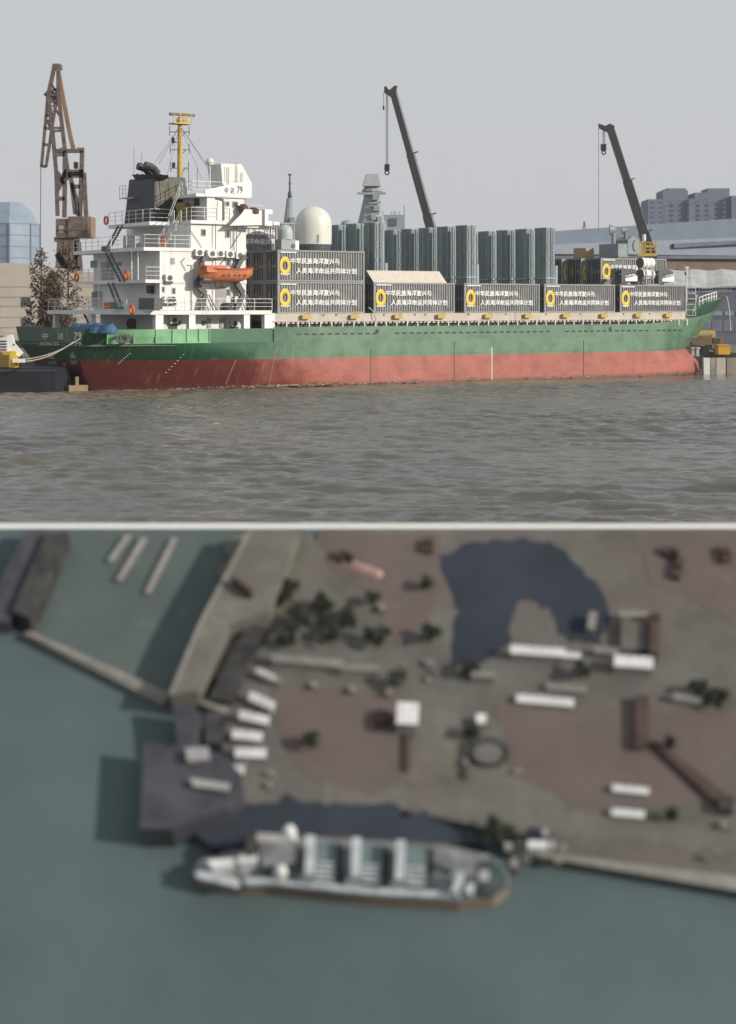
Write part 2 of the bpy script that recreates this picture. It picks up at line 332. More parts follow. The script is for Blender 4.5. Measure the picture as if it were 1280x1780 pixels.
def weathered_shaded(name, aft_shade, faded, rust, rough=.5):
    m = new_mat(name, aft_shade, rough, col2=faded, scale=.6, streak=.35, streak_col=tuple(c*.9+.02 for c in faded), bump=.25, bscale=1.1)
    t = m.node_tree; cr = [n for n in t.nodes if n.type == 'VALTORGB'][0]; nz = [n for n in t.nodes if n.type == 'TEX_NOISE'][0]
    sp = t.nodes.new('ShaderNodeSeparateXYZ'); tc = [n for n in t.nodes if n.type == 'TEX_COORD'][0]; t.links.new(tc.outputs['Object'], sp.inputs[0])
    mr = t.nodes.new('ShaderNodeMapRange'); mr.inputs['From Min'].default_value = 9; mr.inputs['From Max'].default_value = 21; t.links.new(sp.outputs[0], mr.inputs['Value'])  # hull colour darkened aft for the shade on its curve, paler midships
    ad = t.nodes.new('ShaderNodeMath'); ad.operation = 'MULTIPLY_ADD'; ad.inputs[1].default_value = .37; t.links.new(mr.outputs[0], ad.inputs[0])
    ns = t.nodes.new('ShaderNodeMath'); ns.operation = 'MULTIPLY_ADD'; ns.inputs[1].default_value = .6; ns.inputs[2].default_value = -.05; t.links.new(nz.outputs[0], ns.inputs[0]); t.links.new(ns.outputs[0], ad.inputs[2])
    t.links.new(ad.outputs[0], cr.inputs[0])
    b = t.nodes['Principled BSDF']; src = b.inputs['Base Color'].links[0].from_socket
    cb = t.nodes.new('ShaderNodeCombineXYZ'); t.links.new(sp.outputs[0], cb.inputs[0]); t.links.new(sp.outputs[2], cb.inputs[1])
    bk = t.nodes.new('ShaderNodeTexBrick'); bk.inputs['Scale'].default_value = 1; bk.inputs['Brick Width'].default_value = 6.2; bk.inputs['Row Height'].default_value = 1.45; bk.inputs['Mortar Size'].default_value = .022; bk.inputs['Mortar Smooth'].default_value = .6
    bk.inputs['Color1'].default_value = (1,1,1,1); bk.inputs['Color2'].default_value = (.88,.88,.88,1); bk.inputs['Mortar'].default_value = (.62,.6,.6,1); t.links.new(cb.outputs[0], bk.inputs[0])
    m1 = t.nodes.new('ShaderNodeMix'); m1.data_type = 'RGBA'; m1.blend_type = 'MULTIPLY'; m1.inputs['Factor'].default_value = .8; t.links.new(src, m1.inputs['A']); t.links.new(bk.outputs[0], m1.inputs['B'])
    # rust runs and scrapes
    mp = t.nodes.new('ShaderNodeMapping'); mp.inputs['Scale'].default_value = (2.4, .5, .22); t.links.new(tc.outputs['Object'], mp.inputs[0])
    n2 = t.nodes.new('ShaderNodeTexNoise'); n2.inputs['Scale'].default_value = 1.1; n2.inputs['Detail'].default_value = 7; t.links.new(mp.outputs[0], n2.inputs[0])
    c2 = t.nodes.new('ShaderNodeValToRGB'); c2.color_ramp.elements[0].position = .60; c2.color_ramp.elements[0].color = (0,0,0,1); c2.color_ramp.elements[1].position = .74; c2.color_ramp.elements[1].color = (.6,.6,.6,1); t.links.new(n2.outputs[0], c2.inputs[0])
    m2 = t.nodes.new('ShaderNodeMix'); m2.data_type = 'RGBA'; t.links.new(c2.outputs[0], m2.inputs['Factor']); t.links.new(m1.outputs['Result'], m2.inputs['A']); m2.inputs['B'].default_value = (*rust, 1)
    # fouling just above the water
    ms = t.nodes.new('ShaderNodeMath'); ms.operation = 'MULTIPLY_ADD'; ms.inputs[1].default_value = 1.1; ms.inputs[2].default_value = -.2; t.links.new(nz.outputs[0], ms.inputs[0])
    lt = t.nodes.new('ShaderNodeMapRange'); lt.inputs['From Min'].default_value = .12; lt.inputs['From Max'].default_value = -.25; sb = t.nodes.new('ShaderNodeMath'); sb.operation = 'SUBTRACT'; t.links.new(sp.outputs[2], sb.inputs[0]); t.links.new(ms.outputs[0], sb.inputs[1]); t.links.new(sb.outputs[0], lt.inputs['Value'])
    m3 = t.nodes.new('ShaderNodeMix'); m3.data_type = 'RGBA'; t.links.new(lt.outputs[0], m3.inputs['Factor']); t.links.new(m2.outputs['Result'], m3.inputs['A']); m3.inputs['B'].default_value = (.10,.055,.04,1)
    t.links.new(m3.outputs['Result'], b.inputs['Base Color']); return m
M['hullg'] = weathered_shaded('hull green weathered', (.013,.075,.035), (.115,.215,.135), (.17,.17,.11))
M['hullr'] = weathered_shaded('hull red weathered', (.125,.026,.024), (.37,.118,.09), (.30,.14,.09))
loft([-1.0, -.3, .4, 1.2, 2.0, 2.7]).build('boot_topping', M['hullr'], ship, True)
loft([2.7, 3.2, 3.7, 4.25]).build('hull', M['hullg'], ship, True)
sh = lambda f: (lambda X: lerp(4.25, sheer(X), f))
loft([4.25, sh(.5), sh(1)], X0=-2.8, X1=-.9, inset=0).build('stern_bulwark', M['hullg'], ship, True)
for sd_ in (-1, 1):
    loft([4.25, sh(.45), sh(.92)], X0=-.9, X1=8.7, inset=.12, closed=False, sides=(sd_,)).build('recessed_bulwark', M['green_lt'], ship)
    loft([4.25, sh(.45), sh(.92)], X0=8.72, X1=15.2, inset=.10, closed=False, sides=(sd_,)).build('aft_bulwark', M['green'], ship)
loft([4.25, sh(.35), sh(.7), sh(1)], X0=15.2, X1=80.2, closed=False).build('bulwark', M['hullg'], ship, True)
mb = MB()                                               # frames, lip and knuckle line of the recessed part
for X in (-.85, 1.4, 3.4, 5.0, 6.4, 7.6, 8.66): y = CL-hb(X, 4.9)+.12; mb.box(X-.04, X+.04, y-.1, y+.3, 4.27, 5.45)
for k in range(12): X = -.9+.8*k; mb.bar((X, CL-hb(X,4.25)+.08, 4.25), (X+.8, CL-hb(X+.8,4.25)+.08, 4.25), .22, .06)
mb.build('bulwark_frame', M['green_lt'], ship)
for px in (188+72/2.9, 327, 218): 
    p = S(px, 588, CL-hb(3,4.9)+.12); MB().torus((p.x, p.y, p.z), .34, .07, (0,1,0), sx=1.5, n=18).build('mooring_fairlead', M['steel'], ship)
# decks
out = []
for i in range(61): X = lerp(Xs(4.25)+.05, 79.5, i/60); out.append((X, CL-max(.02, hb(X, 4.3)-.12)))
poly = out+[(x, 2*CL-y) for x, y in out[::-1]]
MB().prism(poly, 4.0, 4.2).build('main_deck', M['deck'], ship)
mb = MB()                                               # freeing ports along the side
for i in range(58):
    X = 17.6+i*.84
    if i in (11, 12, 36, 37, 52): continue
    y = CL-hb(X, 4.85); mb.box(X, X+.52, y-.012, y+.1, 4.82, 4.98)
mb.build('freeing_port', M['black'], ship, kind='stuff')
for X in (26.5, 55.6):
    y = CL-hb(X, 5); MB().tube((X, y-.03, 5.12), (X, y+.1, 5.12), .2, n=12).build('fairlead_hole', M['black'], ship)
mb = MB()                                               # bow fittings on the forecastle
mb.box(67.5, 75, 5, 13.5, 5.6, 6.2); mb.build('forecastle_deck', M['deck'], ship)
mb = MB(); mb.tube((71,7,6.9),(71,11.5,6.9),.55,n=14); mb.box(70.4,71.6,6.6,7,6.2,7.6); mb.box(70.4,71.6,11.5,12,6.2,7.6); mb.build('windlass', M['steel'], ship)
mb = MB(); railing(mb, [S(1216,531,5.2), S(1228,526,6.2), S(1246,521,8)], .9, 1.1, .05, 2); mb.build('bow_railing', M['white2'], ship)
mb = MB(); a, b = S(1193,548,3.2), S(1193,500,3.2)
for dx in (0, 1.4): mb.bar((a.x+dx,a.y,a.z), (b.x+dx,b.y,b.z), .12)
for k in range(6): z = lerp(a.z, b.z, k/5); mb.bar((a.x,a.y,z), (a.x+1.4,a.y,z), .08)
mb.bar(S(1212,512,4), S(1204,545,4), .16); mb.bar(S(1204,508,4), S(1212,516,4), .12); mb.build('bow_gantry', M['grey'], ship)
# hatch coaming
mb = MB(); x0, x1 = 15.6, 66.8
mb.box(x0, x1, .55, 17.9, 6.1, 6.82); mb.build('hatch_coaming', M['beige'], ship)
mb = MB()
for i in range(100): X = x0+.2+i*.512; mb.box(X, X+.31, .35, .56, 5.86, 6.03)
mb.build('hatch_cleat', M['beige'], ship, kind='stuff')
MB().box(x0, 65.2, .72, 17.8, 4.2, 6.1).build('hatch_side', M['black'], ship)
MB().box(x0-.2, x1+.1, .30, .55, 6.04, 6.12).build('coaming_ledge', M['beige'], ship)
mb = MB()
for i in range(42): X = 16.6+i*1.22; mb.box(X, X+.1, .12, .2, 5.4, 6.03)
mb.build('coaming_stay', M['rail'], ship, kind='stuff')
for px in (530, 614, 690, 765, 847, 916, 982, 1048, 1108, 1160):
    p = S(px, 552, .5); MB().prism([(p.x-.45,.16),(p.x+.45,.16),(p.x+.45,.54),(p.x-.45,.54)], 6.3, [6.66,6.8,6.8,6.66]).build('hatch_stopper', M['yellow'], ship)
for px in (563, 585, 668, 722, 740, 815, 880, 950, 1010, 1085, 1130):
    p = S(px, 549, .5); MB().box(p.x-.07, p.x+.07, .50, .57, 6.6, 6.74).build('coaming_bolt', M['black'], ship)
MB().box(x0-.35, x0-.05, .4, 1.2, 5.4, 6.85).build('coaming_end_post', M['white'], ship)
# draught marks and seams
def hullside(px, py): 
    p = S(px, py, .0); return p
mb = MB(); X = S(855, 640, 0).x
for k in range(16): z = .25+k*.2; mb.box(X-.05, X+.10, CL-hb(X,z)-.02, CL-hb(X,z)+.03, z, z+.1)
mb.build('draught_mark', M['white2'], ship)
for px, hh in ((790,4.0), (1015,4.0), (645,3.4)): X = S(px, 640, 0).x; MB().box(X-.03, X+.03, CL-hb(X,2)-.035, CL-hb(X,2)+.05, .2, hh).build('hull_seam_bar', M['steel'], ship)
# lettering on the stern
def stern_text(body, pxl, pyt, pxr, pyb, mat):
    def tp(px, py):                                    # stern surface: transom plane leaning aft
        X = -3.0
        for _ in range(6): p = Q(px, py, X); X = Xs(p.z)
        return Q(px, py, X)
    a, b, c = tp(pxl, pyb), tp(pxr, pyb), tp(pxl, pyt)
    me = text_mesh('stern_lettering', body, mat, 1, 1, .004); u = (b-a); v = (c-a); n = u.cross(v).normalized()
    m4 = Matrix(((u.x,v.x,n.x,a.x),(u.y,v.y,n.y,a.y),(u.z,v.z,n.z,a.z),(0,0,0,1)))
    me.transform(Matrix.Translation(n*.09) @ m4 if n.x < 0 else Matrix.Translation(-n*.09) @ m4); link('stern_lettering', me, ship)
for args in (('中',75,578,85,589),('达',102,578,112,589),('79',130,577,143,590),('ZHONG DA',70,594,104,600),('79',131,594,143,600),('汕',84,612,95,623),('头',123,612,134,623),('SHAN',86,626,99,632),('TOU',123,626,135,632)):
    stern_text(*args, M['white2'])
mb = MB()
for k in range(9): p = Q(113, 633+k*4, Xs(max(.3, 2.2-k*.2))-.05); mb.box(p.x-.08, p.x+.02, p.y-.12, p.y+.12, p.z, p.z+.08)
mb.build('stern_draught_mark', M['white2'], ship)
for (a, b) in (((187,680),(222,622)), ((290,650),(318,620)), ((300,655),(312,630))): pass
for (pa, pb) in (((206,632),(226,615)), ((289,648),(319,617))):   # slanting draught figures aft
    mb = MB()
    for k in range(7):
        px, py = lerp(pa[0],pb[0],k/6), lerp(pa[1],pb[1],k/6); Y = 1.0
        for _ in range(8): p = S(px, py, Y); Y = CL-hb(p.x, p.z)
        mb.box(p.x-.10, p.x+.08, Y-.04, Y+.02, p.z, p.z+.06)
    mb.build('slanted_draught_mark', M['grey'], ship)
for (pa, pb) in (((410,625),(392,668)), ((481,605),(467,668)), ((459,628),(455,650))):  # pale runs below outlets
    mb = MB(); pts = []
    for k in range(9):
        px, py = lerp(pa[0],pb[0],k/8), lerp(pa[1],pb[1],k/8); Y = .5
        for _ in range(8): p = S(px, py, Y); Y = CL-hb(p.x, p.z)
        pts.append(Vector((p.x, Y-.015, p.z)))
    for a, b in zip(pts, pts[1:]): mb.bar(a, b, .10, .02, up=(0,1,0))
    mb.build('outlet_stain', new_mat('rusty run', (.30,.15,.09), .8, .25, 3), ship)
mb = MB(); p = Q(137, 670, 1.2); mb.box(-3.0, -1.2, 4.2, 4.9, -.6, .55); mb.box(-2.3,-2.0,4.4,4.7,.5,1.3); mb.build('rudder', M['rust_lt'], ship)

# superstructure -----------------------------------------------------------------
def xy(p): return (p.x, p.y)
def slab(name, pts, z0, z1, mat): return MB().prism([xy(p) if hasattr(p,'x') else p for p in pts], z0, z1).build(name, mat, ship)
ZA, ZB, ZC, ZD, ZE = 6.75, 9.55, 12.38, 14.85, 17.3
Xw, Yw, Xf = S(278,480,1.2).x, 1.2, S(428,500,1.2).x
A_edge = [S(473,543,.3), S(262,544,.3), S(200,544,5.0), S(155,544,8.5), S(82,547,17.6)]
slab('boat_deck', A_edge+[(9,17.8),(15.4,17.8)], ZA, ZA+.36, M['white'])
B_edge = [S(278,491,1.1), S(253,491,1.1), S(130,496,16.2)]
slab('upper_deck', B_edge+[(13,16.4),(13,1.1)], ZB, ZB+.3, M['white'])
C_edge = [S(278,436,1.1), S(250,436,1.1), S(205,437,6), S(127,441,16.4)]
slab('officer_deck', C_edge+[(13,16.4),(13,1.1)], ZC, ZC+.32, M['white'])
D_edge = [S(300,387,4.6), S(260,384,4.6), S(188,389,13.5)]
slab('funnel_deck', D_edge+[(9.5,13.5),(9.5,4.6)], ZD-.02, ZD+.3, M['white'])
slab('bridge_deck', [S(306,387,4.9), S(332,387,.9), S(436,390,.9), (15.0,-.4), (15.6,-.4), (15.6,15.5), (9.6,15.5), (9.6,5)], ZD+.02, ZD+.34, M['white'])
# walls of each storey
MB().box(5.2, 14.2, 2.4, 16, 4.2, ZA).build('main_deck_house', M['white'], ship)
MB().box(Xw, Xf, Yw, 15.6, ZA+.36, ZB).build('boat_deck_house', M['white'], ship)
MB().box(Xw, Xf, Yw+.01, 15.6, ZB+.3, ZC).build('upper_house', M['white'], ship)
X3 = S(332,410,1.2).x; Y3 = Q(220,410,X3).y
MB().box(X3, Xf, Yw+.02, Y3, ZC+.32, ZD).build('officer_house', M['white'], ship)
# the aft starboard wing walls beside the open decks
mb = MB(); mb.box(Xw-1.3, Xw, Yw-.02, Yw+.16, ZA+.36, ZB) if False else None
for zz0, zz1 in ((ZA+.36, ZB), (ZB+.3, ZC)):
    MB().box(Xw-.02, Xw+.16, Yw-.03, Yw, zz0, zz1).build('corner_strip', M['white2'], ship)
# wheelhouse
p = S(360,340,1.0); X4, X4f = p.x, S(424,340,1.0).x; Y4 = Q(313,345,X4).y
MB().prism([(X4,1.0),(X4f,1.0),(X4f+.5,4),(X4f+.5,11),(X4f,14),(X4,14)], ZD+.34, ZE).build('wheelhouse', M['white'], ship)
MB().prism([(X4-1.2,.8),(X4f+.6,.8),(X4f+1.2,4),(X4f+1.2,11),(X4f+.6,14.2),(X4-1.2,14.2)], ZE, ZE+.28).build('monkey_island', M['white'], ship)
# name board on the starboard parapet
pts = [S(357,330,.75), S(425,315,.75), S(435,342,.75), S(357,341,.75)]
nb = MB().extr(pts, (0,.22,0)).build('name_board', M['white2'], ship)
for body, x0p, x1p, y0p, y1p in (('中',391,397,325,336),('达',401,408,325,336),('79',412,422,323,336)):
    a, b, c = S(x0p,y1p,.72), S(x1p,y1p,.72), S(x0p,y0p,.72); me = text_mesh('board_lettering', body, M['black'], b.x-a.x, c.z-a.z)
    me.transform(Matrix.Translation(a) @ UPRIGHT); link('board_lettering', me, nb)
# bridge wing
mb = MB(); pts = [S(400,392,.0), S(420,372,.0), S(426,363,.0), S(461,366,.0), S(461,391,.0)]
mb.extr(pts, (0,.2,0)); mb.build('wing_bulwark', M['white'], ship)
a, b = S(461,392,-.3), S(474,364,-.3); xa, xb, za, zb = a.x, b.x, a.z, b.z
mb = MB(); mb.box(xa, xa+.35, -.3, 2.4, za, zb); mb.box(xa+.35, xb, -.3, 2.4, za, za+.45); mb.box(xa+.35, xb, -.3, 2.4, zb-.42, zb); mb.build('bridge_wing', M['white2'], ship)
MB().box(xa+.4, xb-.12, .2, .3, za+.45, zb-.42).build('wing_window', M['glass'], ship)
MB().box(12.6, xb, .3, 2.6, za-.2, za+.05).build('wing_floor', M['white'], ship)
for px, py, r in ((423,360,.45),(440,366,.62)): p = S(px, py+3, .5); MB().lathe([(r*.6,0),(r,.2),(r,.5),(r*.5,.75)], p-Vector((0,0,.3)), 12).build('wing_console', new_mat('maroon cover', (.10,.05,.05), .8), ship)
mb = MB(); a, b, c, d = S(433,364,.3), S(433,356,.3), S(459,357,.3), S(459,365,.3); mb.poly([a,b,c,d], .03); mb.build('wing_rail', M['rail'], ship)
# doors, windows and portholes on lit and shaded walls
def win_side(px0, px1, py0, py1, Y, name='window', frame=M['grey'], glass=M['glass']):
    a, b = S(px0, py1, Y), S(px1, py0, Y); f = MB().box(a.x, b.x, Y-.05, Y+.02, a.z, b.z).build(name, frame, ship)
    i = min(.09, (b.x-a.x)*.2); MB().box(a.x+i, b.x-i, Y-.065, Y-.02, a.z+i, b.z-i).build('pane', glass, f); return f
def win_aft(px0, px1, py0, py1, X, name='window', frame=M['grey'], glass=M['glass']):
    a, b = Q(px0, py0, X), Q(px1, py1, X); f = MB().box(X-.05, X+.02, b.y, a.y, b.z, a.z).build(name, frame, ship)
    i = .07; MB().box(X-.065, X-.02, b.y+i, a.y-i, b.z+i, a.z-i).build('pane', glass, f); return f
win_side(404,414,350,361,1.0); win_side(392,399,350,358,1.0)
d = S(376,383,1.0); MB().box(S(378,380,1).x, S(388,380,1).x, .93, .99, ZD+.4, ZE-.35).build('wheelhouse_door', M['white2'], ship)
MB().box(S(386,380,1).x, S(389.5,380,1).x, .88, .94, ZD+.4, ZE-.3).build('door_shadow_post', M['steel'], ship)
MB().bar(S(376,344,.9), S(389,347,.9), .12).build('door_canopy', M['steel'], ship)
win_side(350,358,398,410,Yw); win_side(392,400,400,413,Yw)
win_aft(338,348,344,358,X4)
win_side(297,304,448,459,Yw,glass=M['navy_grey']); win_side(281,286,498,508,Yw); win_side(299,305,500,511,Yw); win_side(393,400,451,463,Yw); win_side(394,400,502,514,Yw)
for a in ((310,405,321,420,Yw),(394,404,408,418,Yw)): pass
p0, p1 = S(377,538,Yw), S(393,498,Yw); MB().box(p0.x, p1.x, Yw-.06, Yw, p0.z, p1.z).build('boat_deck_door', M['grey'], ship)
for px, py in ((311,561),(354,561)): p = S(px, py, 2.4); MB().tube((p.x,2.33,p.z),(p.x,2.42,p.z),.24,n=14).build('porthole', M['glass'], ship)
p0, p1 = S(326,573,2.4), S(337,552,2.4)
for px0, px1 in ((360,366),(382,392)): p0, p1 = S(px0,570,2.4), S(px1,553,2.4); MB().box(p0.x,p1.x,2.3,2.42,p0.z,p1.z).build('lower_panel', M['grey'], ship)
for px, wd in ((277,.75),(334,.62),(429,.6),(466,.75)):
    p = S(px, 560, .45); MB().box(p.x-wd/2, p.x+wd/2, .4, 1.0, 4.2, ZA).build('deck_pillar', M['white2'], ship)
for px0, px1, py0, py1, X in ((158,168,453,465,Xw),(186,192,448,470,Xw),(162,175,506,516,Xw),(205,211,455,462,Xw)): win_aft(px0,px1,py0,py1,X-.01)
for px0, px1, py0, py1, X in ((160,178,508,535,Xw),(176,198,456,488,Xw),(216,232,410,430,X3)):
    a, b = Q(px0,py0,X), Q(px1,py1,X); MB().box(X-.06, X-.01, b.y, a.y, max(b.z, ZA+.4), a.z).build('door', M['grey'], ship)
for px, py in ((267,504),(252,420)): pass
p = Q(265, 503, Xw); MB().box(Xw-.4, Xw-.02, p.y-.4, p.y+.4, p.z-.35, p.z+.35).build('lamp_box', M['black'], ship)
# deck-house pillars aft and stern supports
for px, Y in ((88,17),(150,8.6)): p = S(px, 560, Y); MB().box(p.x+.3,p.x+.8,Y-.3,Y+.1,4.2,ZA).build('stern_pillar', M['white'], ship)
for px, Y, z0, z1 in ((172,10,ZA+.3,ZB),(229,3.2,ZB+.3,ZC),(240,2.4,ZB+.3,ZC)): p = S(px, 500, Y); MB().tube((p.x,Y,z0),(p.x,Y,z1),.06).build('deck_prop', M['rail'], ship)
# air conditioners on the wall
def aircon(px, py, Y=Yw, wd=.8, hh=.62):
    p = S(px, py, Y); u = MB().box(p.x-wd/2, p.x+wd/2, Y-.42, Y-.03, p.z-hh/2, p.z+hh/2).build('air_conditioner', M['white'], ship)
    MB().tube((p.x,Y-.46,p.z),(p.x,Y-.40,p.z),.24,n=14).build('fan_grille', M['steel'], u)
    MB().bar((p.x-wd/2,Y-.2,p.z-hh/2-.06),(p.x+wd/2,Y-.2,p.z-hh/2-.06),.07,.3).build('bracket', M['steel'], u)
for a in ((344,439),(366,441,Yw,1.0,.7),(380,441),(397,442),(414,444),(292,483),(290,521),(298,520),(412,521)): aircon(*a)
aircon(300,556,2.4); aircon(406,562,2.4)
# railings
for nm, pts, h in (('boat_deck_railing', [S(473,540,.35), S(412,540,.35), S(350,540,.35), S(262,540,.35), S(200,541,5.05), S(155,542,8.55), S(84,544,17.5)], 1.05),
                   ('upper_deck_railing', [S(278,488,1.15), S(254,488,1.15), S(131,492,16.1)], 1.1),
                   ('officer_deck_railing', [S(330,432,1.15) , S(278,432,1.15), S(251,432,1.15), S(205,433,6), S(128,437,16.3)], 1.1),
                   ('funnel_deck_railing', [S(300,380,4.65), S(261,380,4.65), S(189,385,13.4)], 1.15),
                   ('bridge_deck_railing', [S(308,383,4.9), S(333,383,.95), S(400,383,.95)], 1.15),
                   ('roof_railing', [S(306,330,7), S(318,330,4), S(334,330,.95), S(360,330,.95), S(393,323,.95)], 1.1)):
    z = {'boat_deck_railing':ZA+.36,'upper_deck_railing':ZB+.3,'officer_deck_railing':ZC+.32,'funnel_deck_railing':ZD+.3,'bridge_deck_railing':ZD+.34,'roof_railing':ZE+.28}[nm]
    mb = MB(); railing(mb, [(p.x,p.y,z) for p in pts], h); mb.build(nm, M['rail'], ship)
# stairs on the aft side
stair(MB(), Q(214,537,2.6), Q(196,492,2.6), 1.0).build('stair', M['steel'], ship)
stair(MB(), Q(217,488,2.6), Q(192,440,2.6), 1.0).build('stair', M['steel'], ship)
stair(MB(), Q(190,434,4.5), Q(213,392,4.5), .9).build('stair', M['steel'], ship)
stair(MB(), Q(168,572,1.6), Q(155,545,1.6), 1.2).build('stair', M['steel'], ship)
mb = MB(); stair(mb, Q(283,432,5.2), Q(310,385,5.2), .9); railing(mb, [Q(276,432,5.1), Q(303,385,5.1)], 1.0, 1.2); railing(mb, [Q(288,434,5.0), Q(315,385,5.0)], 1.0, 1.2); mb.build('stair', M['rail'], ship)
mb = MB(); mb.bar(Q(293,375,6.5), Q(315,315,6.5), .07); mb.bar(Q(296,375,6.5), Q(318,318,6.5), .07); mb.build('funnel_ladder', M['rail'], ship)
# funnel
fx0 = S(226,386,11.0).x; a = S(268,386,5.6); fb = [(a.x,5.6),(a.x+3.6,5.6),(a.x+3.6,11.6),(a.x-.2,11.6)]
top = S(272,306,5.8); ftop = [(top.x-.1,5.9),(a.x+3.3,5.9),(a.x+3.3,11.2),(top.x-.2,11.2)]
ztop = top.z
fun = MB().add([(x,y,ZD+.3) for x,y in fb]+[(x,y,ztop) for x,y in ftop], [(0,3,2,1),(4,5,6,7),(0,1,5,4),(1,2,6,5),(2,3,7,6),(3,0,4,7)]).build('funnel', M['funnel'], ship)
mb = MB(); l = S(274,312,5.8); r = S(302,312,5.8); mb.extr([S(271,352,5.66), S(272,316,5.82), S(302,309,5.82), S(302,345,5.66)], (0,.06,0)); mb.build('lit_panel', M['funnel_side'], fun)  # sunlit side of the funnel painted in as a lighter olive panel
mb = MB(); mb.extr([Q(229,303,ftop[0][0]-.5), Q(272,303,ftop[0][0]-.5), Q(272,309,ftop[0][0]-.1), Q(236,313,ftop[0][0]-.1)], (1.2,0,0)); mb.build('cowl', M['funnel'], fun)
for px, yy in ((262,8.0),(274,6.8)):
    p = S(px, 300, yy); MB().poly([(p.x,yy,ztop-.3),(p.x,yy,ztop+.3),(p.x-.5,yy,ztop+.85),(p.x-1.3,yy,ztop+1.05)], .36, 10).build('exhaust_pipe', M['funnel'], fun)
for px in (246, 256): p = S(px, 303, 9.5); MB().poly([(p.x,9.5,ztop-.2),(p.x,9.5,ztop+.2),(p.x-.5,9.5,ztop+.35)], .16, 8).build('exhaust_pipe', M['funnel'], fun)
mb = MB(); g = Q(225,343,fb[0][0]-.4); mb.box(fb[0][0]-.9, fb[0][0]+.2, g.y-.2, g.y+1.2, g.z-.1, g.z); railing(mb, [(fb[0][0]-.85,g.y-.2,g.z),(fb[0][0]-.85,g.y+1.2,g.z)], 1.1, .6); mb.build('funnel_platform', M['rail'], fun)
# mast
mY = 6.5; base = S(313,330,mY); tip = S(314,213,mY); mx_, mtz = base.x, tip.z
mast = MB().tube((mx_,mY,ZE), (mx_,mY,mtz), .30, .2, 10).build('mast', M['yellow'], ship)
mb = MB(); mb.box(mx_-.5,mx_+.5,mY-.45,mY+.45,ZD+.3,ZE+1.2); mb.build('mast_base', new_mat('brown mast base', (.10,.05,.03), .7), mast)
def myard(py, x0p, x1p, r=.05):
    a, b = S(x0p,py,mY), S(x1p,py,mY); m_ = MB().bar((a.x,mY,a.z),(b.x,mY,b.z),r*2)
    for e in (a, b): m_.bar((e.x,mY,e.z-.35),(e.x,mY,e.z+.55),.06)
    m_.bar((mx_,mY,a.z-.5),(b.x*.6+mx_*.4,mY,a.z),.07); return m_
for py, x0p, x1p in ((229,295,329),(260,296,329),(292,297,328),(247,300,312)): myard(py,x0p,x1p).build('yardarm', M['steel'], mast)
mb = MB(); z = S(313,214,mY).z; mb.box(mx_-.9,mx_+.9,mY-.6,mY+.6,z-.1,z); railing(mb, [(mx_-.9,mY-.6,z),(mx_+.9,mY-.6,z)], .9, .6); mb.box(mx_-.2,mx_+.65,mY-.35,mY+.35,z,z+.5); mb.tube((mx_,mY,z+.4),(mx_,mY,z+.9),.16); mb.build('radar_platform', M['yellow'], mast)
a, b = S(295,198,mY), S(338,198,mY); MB().box(a.x,b.x,mY-.14,mY+.14,a.z-.1,a.z+.14).build('radar_scanner', M['steel'], mast)
for px, py in ((301,244),(302,287)): p = S(px,py,mY); MB().lathe([(.1,-.25),(.16,-.1),(.16,.2),(.08,.28)], (p.x,mY,p.z), 8).build('signal_lamp', M['black'], mast)
mb = MB(); t = Vector((mx_,mY,S(313,218,mY).z))
for (px, py, Y) in ((270,282,10),(276,285,8),(290,305,8),(352,313,2),(366,300,3),(372,305,6)): mb.tube(t, S(px,py,Y), .018, n=4)
mb.build('mast_stay', M['steel'], mast)
for px, py, h_ in ((233,281,2.4),(246,283,2.0)): p = S(px,py+20,11); MB().tube(p, p+Vector((0,0,h_)), .02, n=4).build('whip_antenna', M['steel'], ship)
for px, pt, pb in ((397,290,330),(412,282,330),(421,300,330),(328,280,330),(343,292,330)): MB().tube(S(px,pb,3), S(px,pt,3), .03, n=5).build('whip_antenna', M['steel'], ship)
p = S(365,281,4); q = S(365,330,4); ant = MB().tube((q.x,4,ZE+.2),(p.x,4,p.z-.3),.06).build('antenna_post', M['rail'], ship)
MB().lathe([(.02,-.36),(.3,-.28),(.4,0),(.3,.26),(.02,.38)], (p.x,4,p.z), 14).build('antenna_dome', M['dome'], ant, True)
mb = MB(); p = S(318,383,3.9); mb.lathe([(.55,0),(.55,1.0),(.65,1.1),(.65,1.5),(.5,1.7)], (p.x,3.9,ZD+.34), 14); mb.build('compass_housing', new_mat('ochre canvas', (.22,.15,.04), .8), ship, True)
# lifeboat davits
for pxa, pxb in ((348,360),(425,427)):
    mb = MB(); Y = .7
    up = [S(pxa-2+8,472,Y), S(pxa+2,455,Y), S(pxa+13,444,Y)] if pxa < 400 else [S(411,467,Y), S(419,452,Y), S(427,445,Y)]
    for a, b in zip(up, up[1:]): mb.bar(a, b, .34, .4)
    mb.bar(S(pxa-8 if pxa<400 else 412,492,Y), S(pxa+9 if pxa<400 else 423,510,Y), .34, .45)
    mb.bar(S(pxa+9 if pxa<400 else 423,510,Y), S(pxa+2 if pxa<400 else 410,540,Y), .3, .4)
    for dx in (0, 5): mb.bar(S(pxa+10+dx if pxa<400 else 424+dx,512,.6), S(pxa+24+dx if pxa<400 else 436+dx,540,.6), .09)
    mb.bar(up[0], S(pxa-8 if pxa<400 else 412,492,Y), .3, .4)
    mb.build('davit', M['steel'], ship)
mb = MB()
for px in (375,407,411): mb.tube(S(px,540,.9), S(px,388,.9), .035, n=5)
mb.build('davit_wire', M['steel'], ship)
for pts in ([(386,500),(383,460),(420,402)],[(331,400),(345,420),(352,432)],[(323,470),(315,455),(322,448)]): MB().poly([S(px,py,Yw-.08) for px,py in pts], .025, 4).build('cable', M['steel'], ship)
p = S(332,470,Yw); MB().poly([S(327,460,1.1), S(334,460,1.1), S(334,540,1.1)], .05, 6).build('vent_pipe', M['rail'], ship)
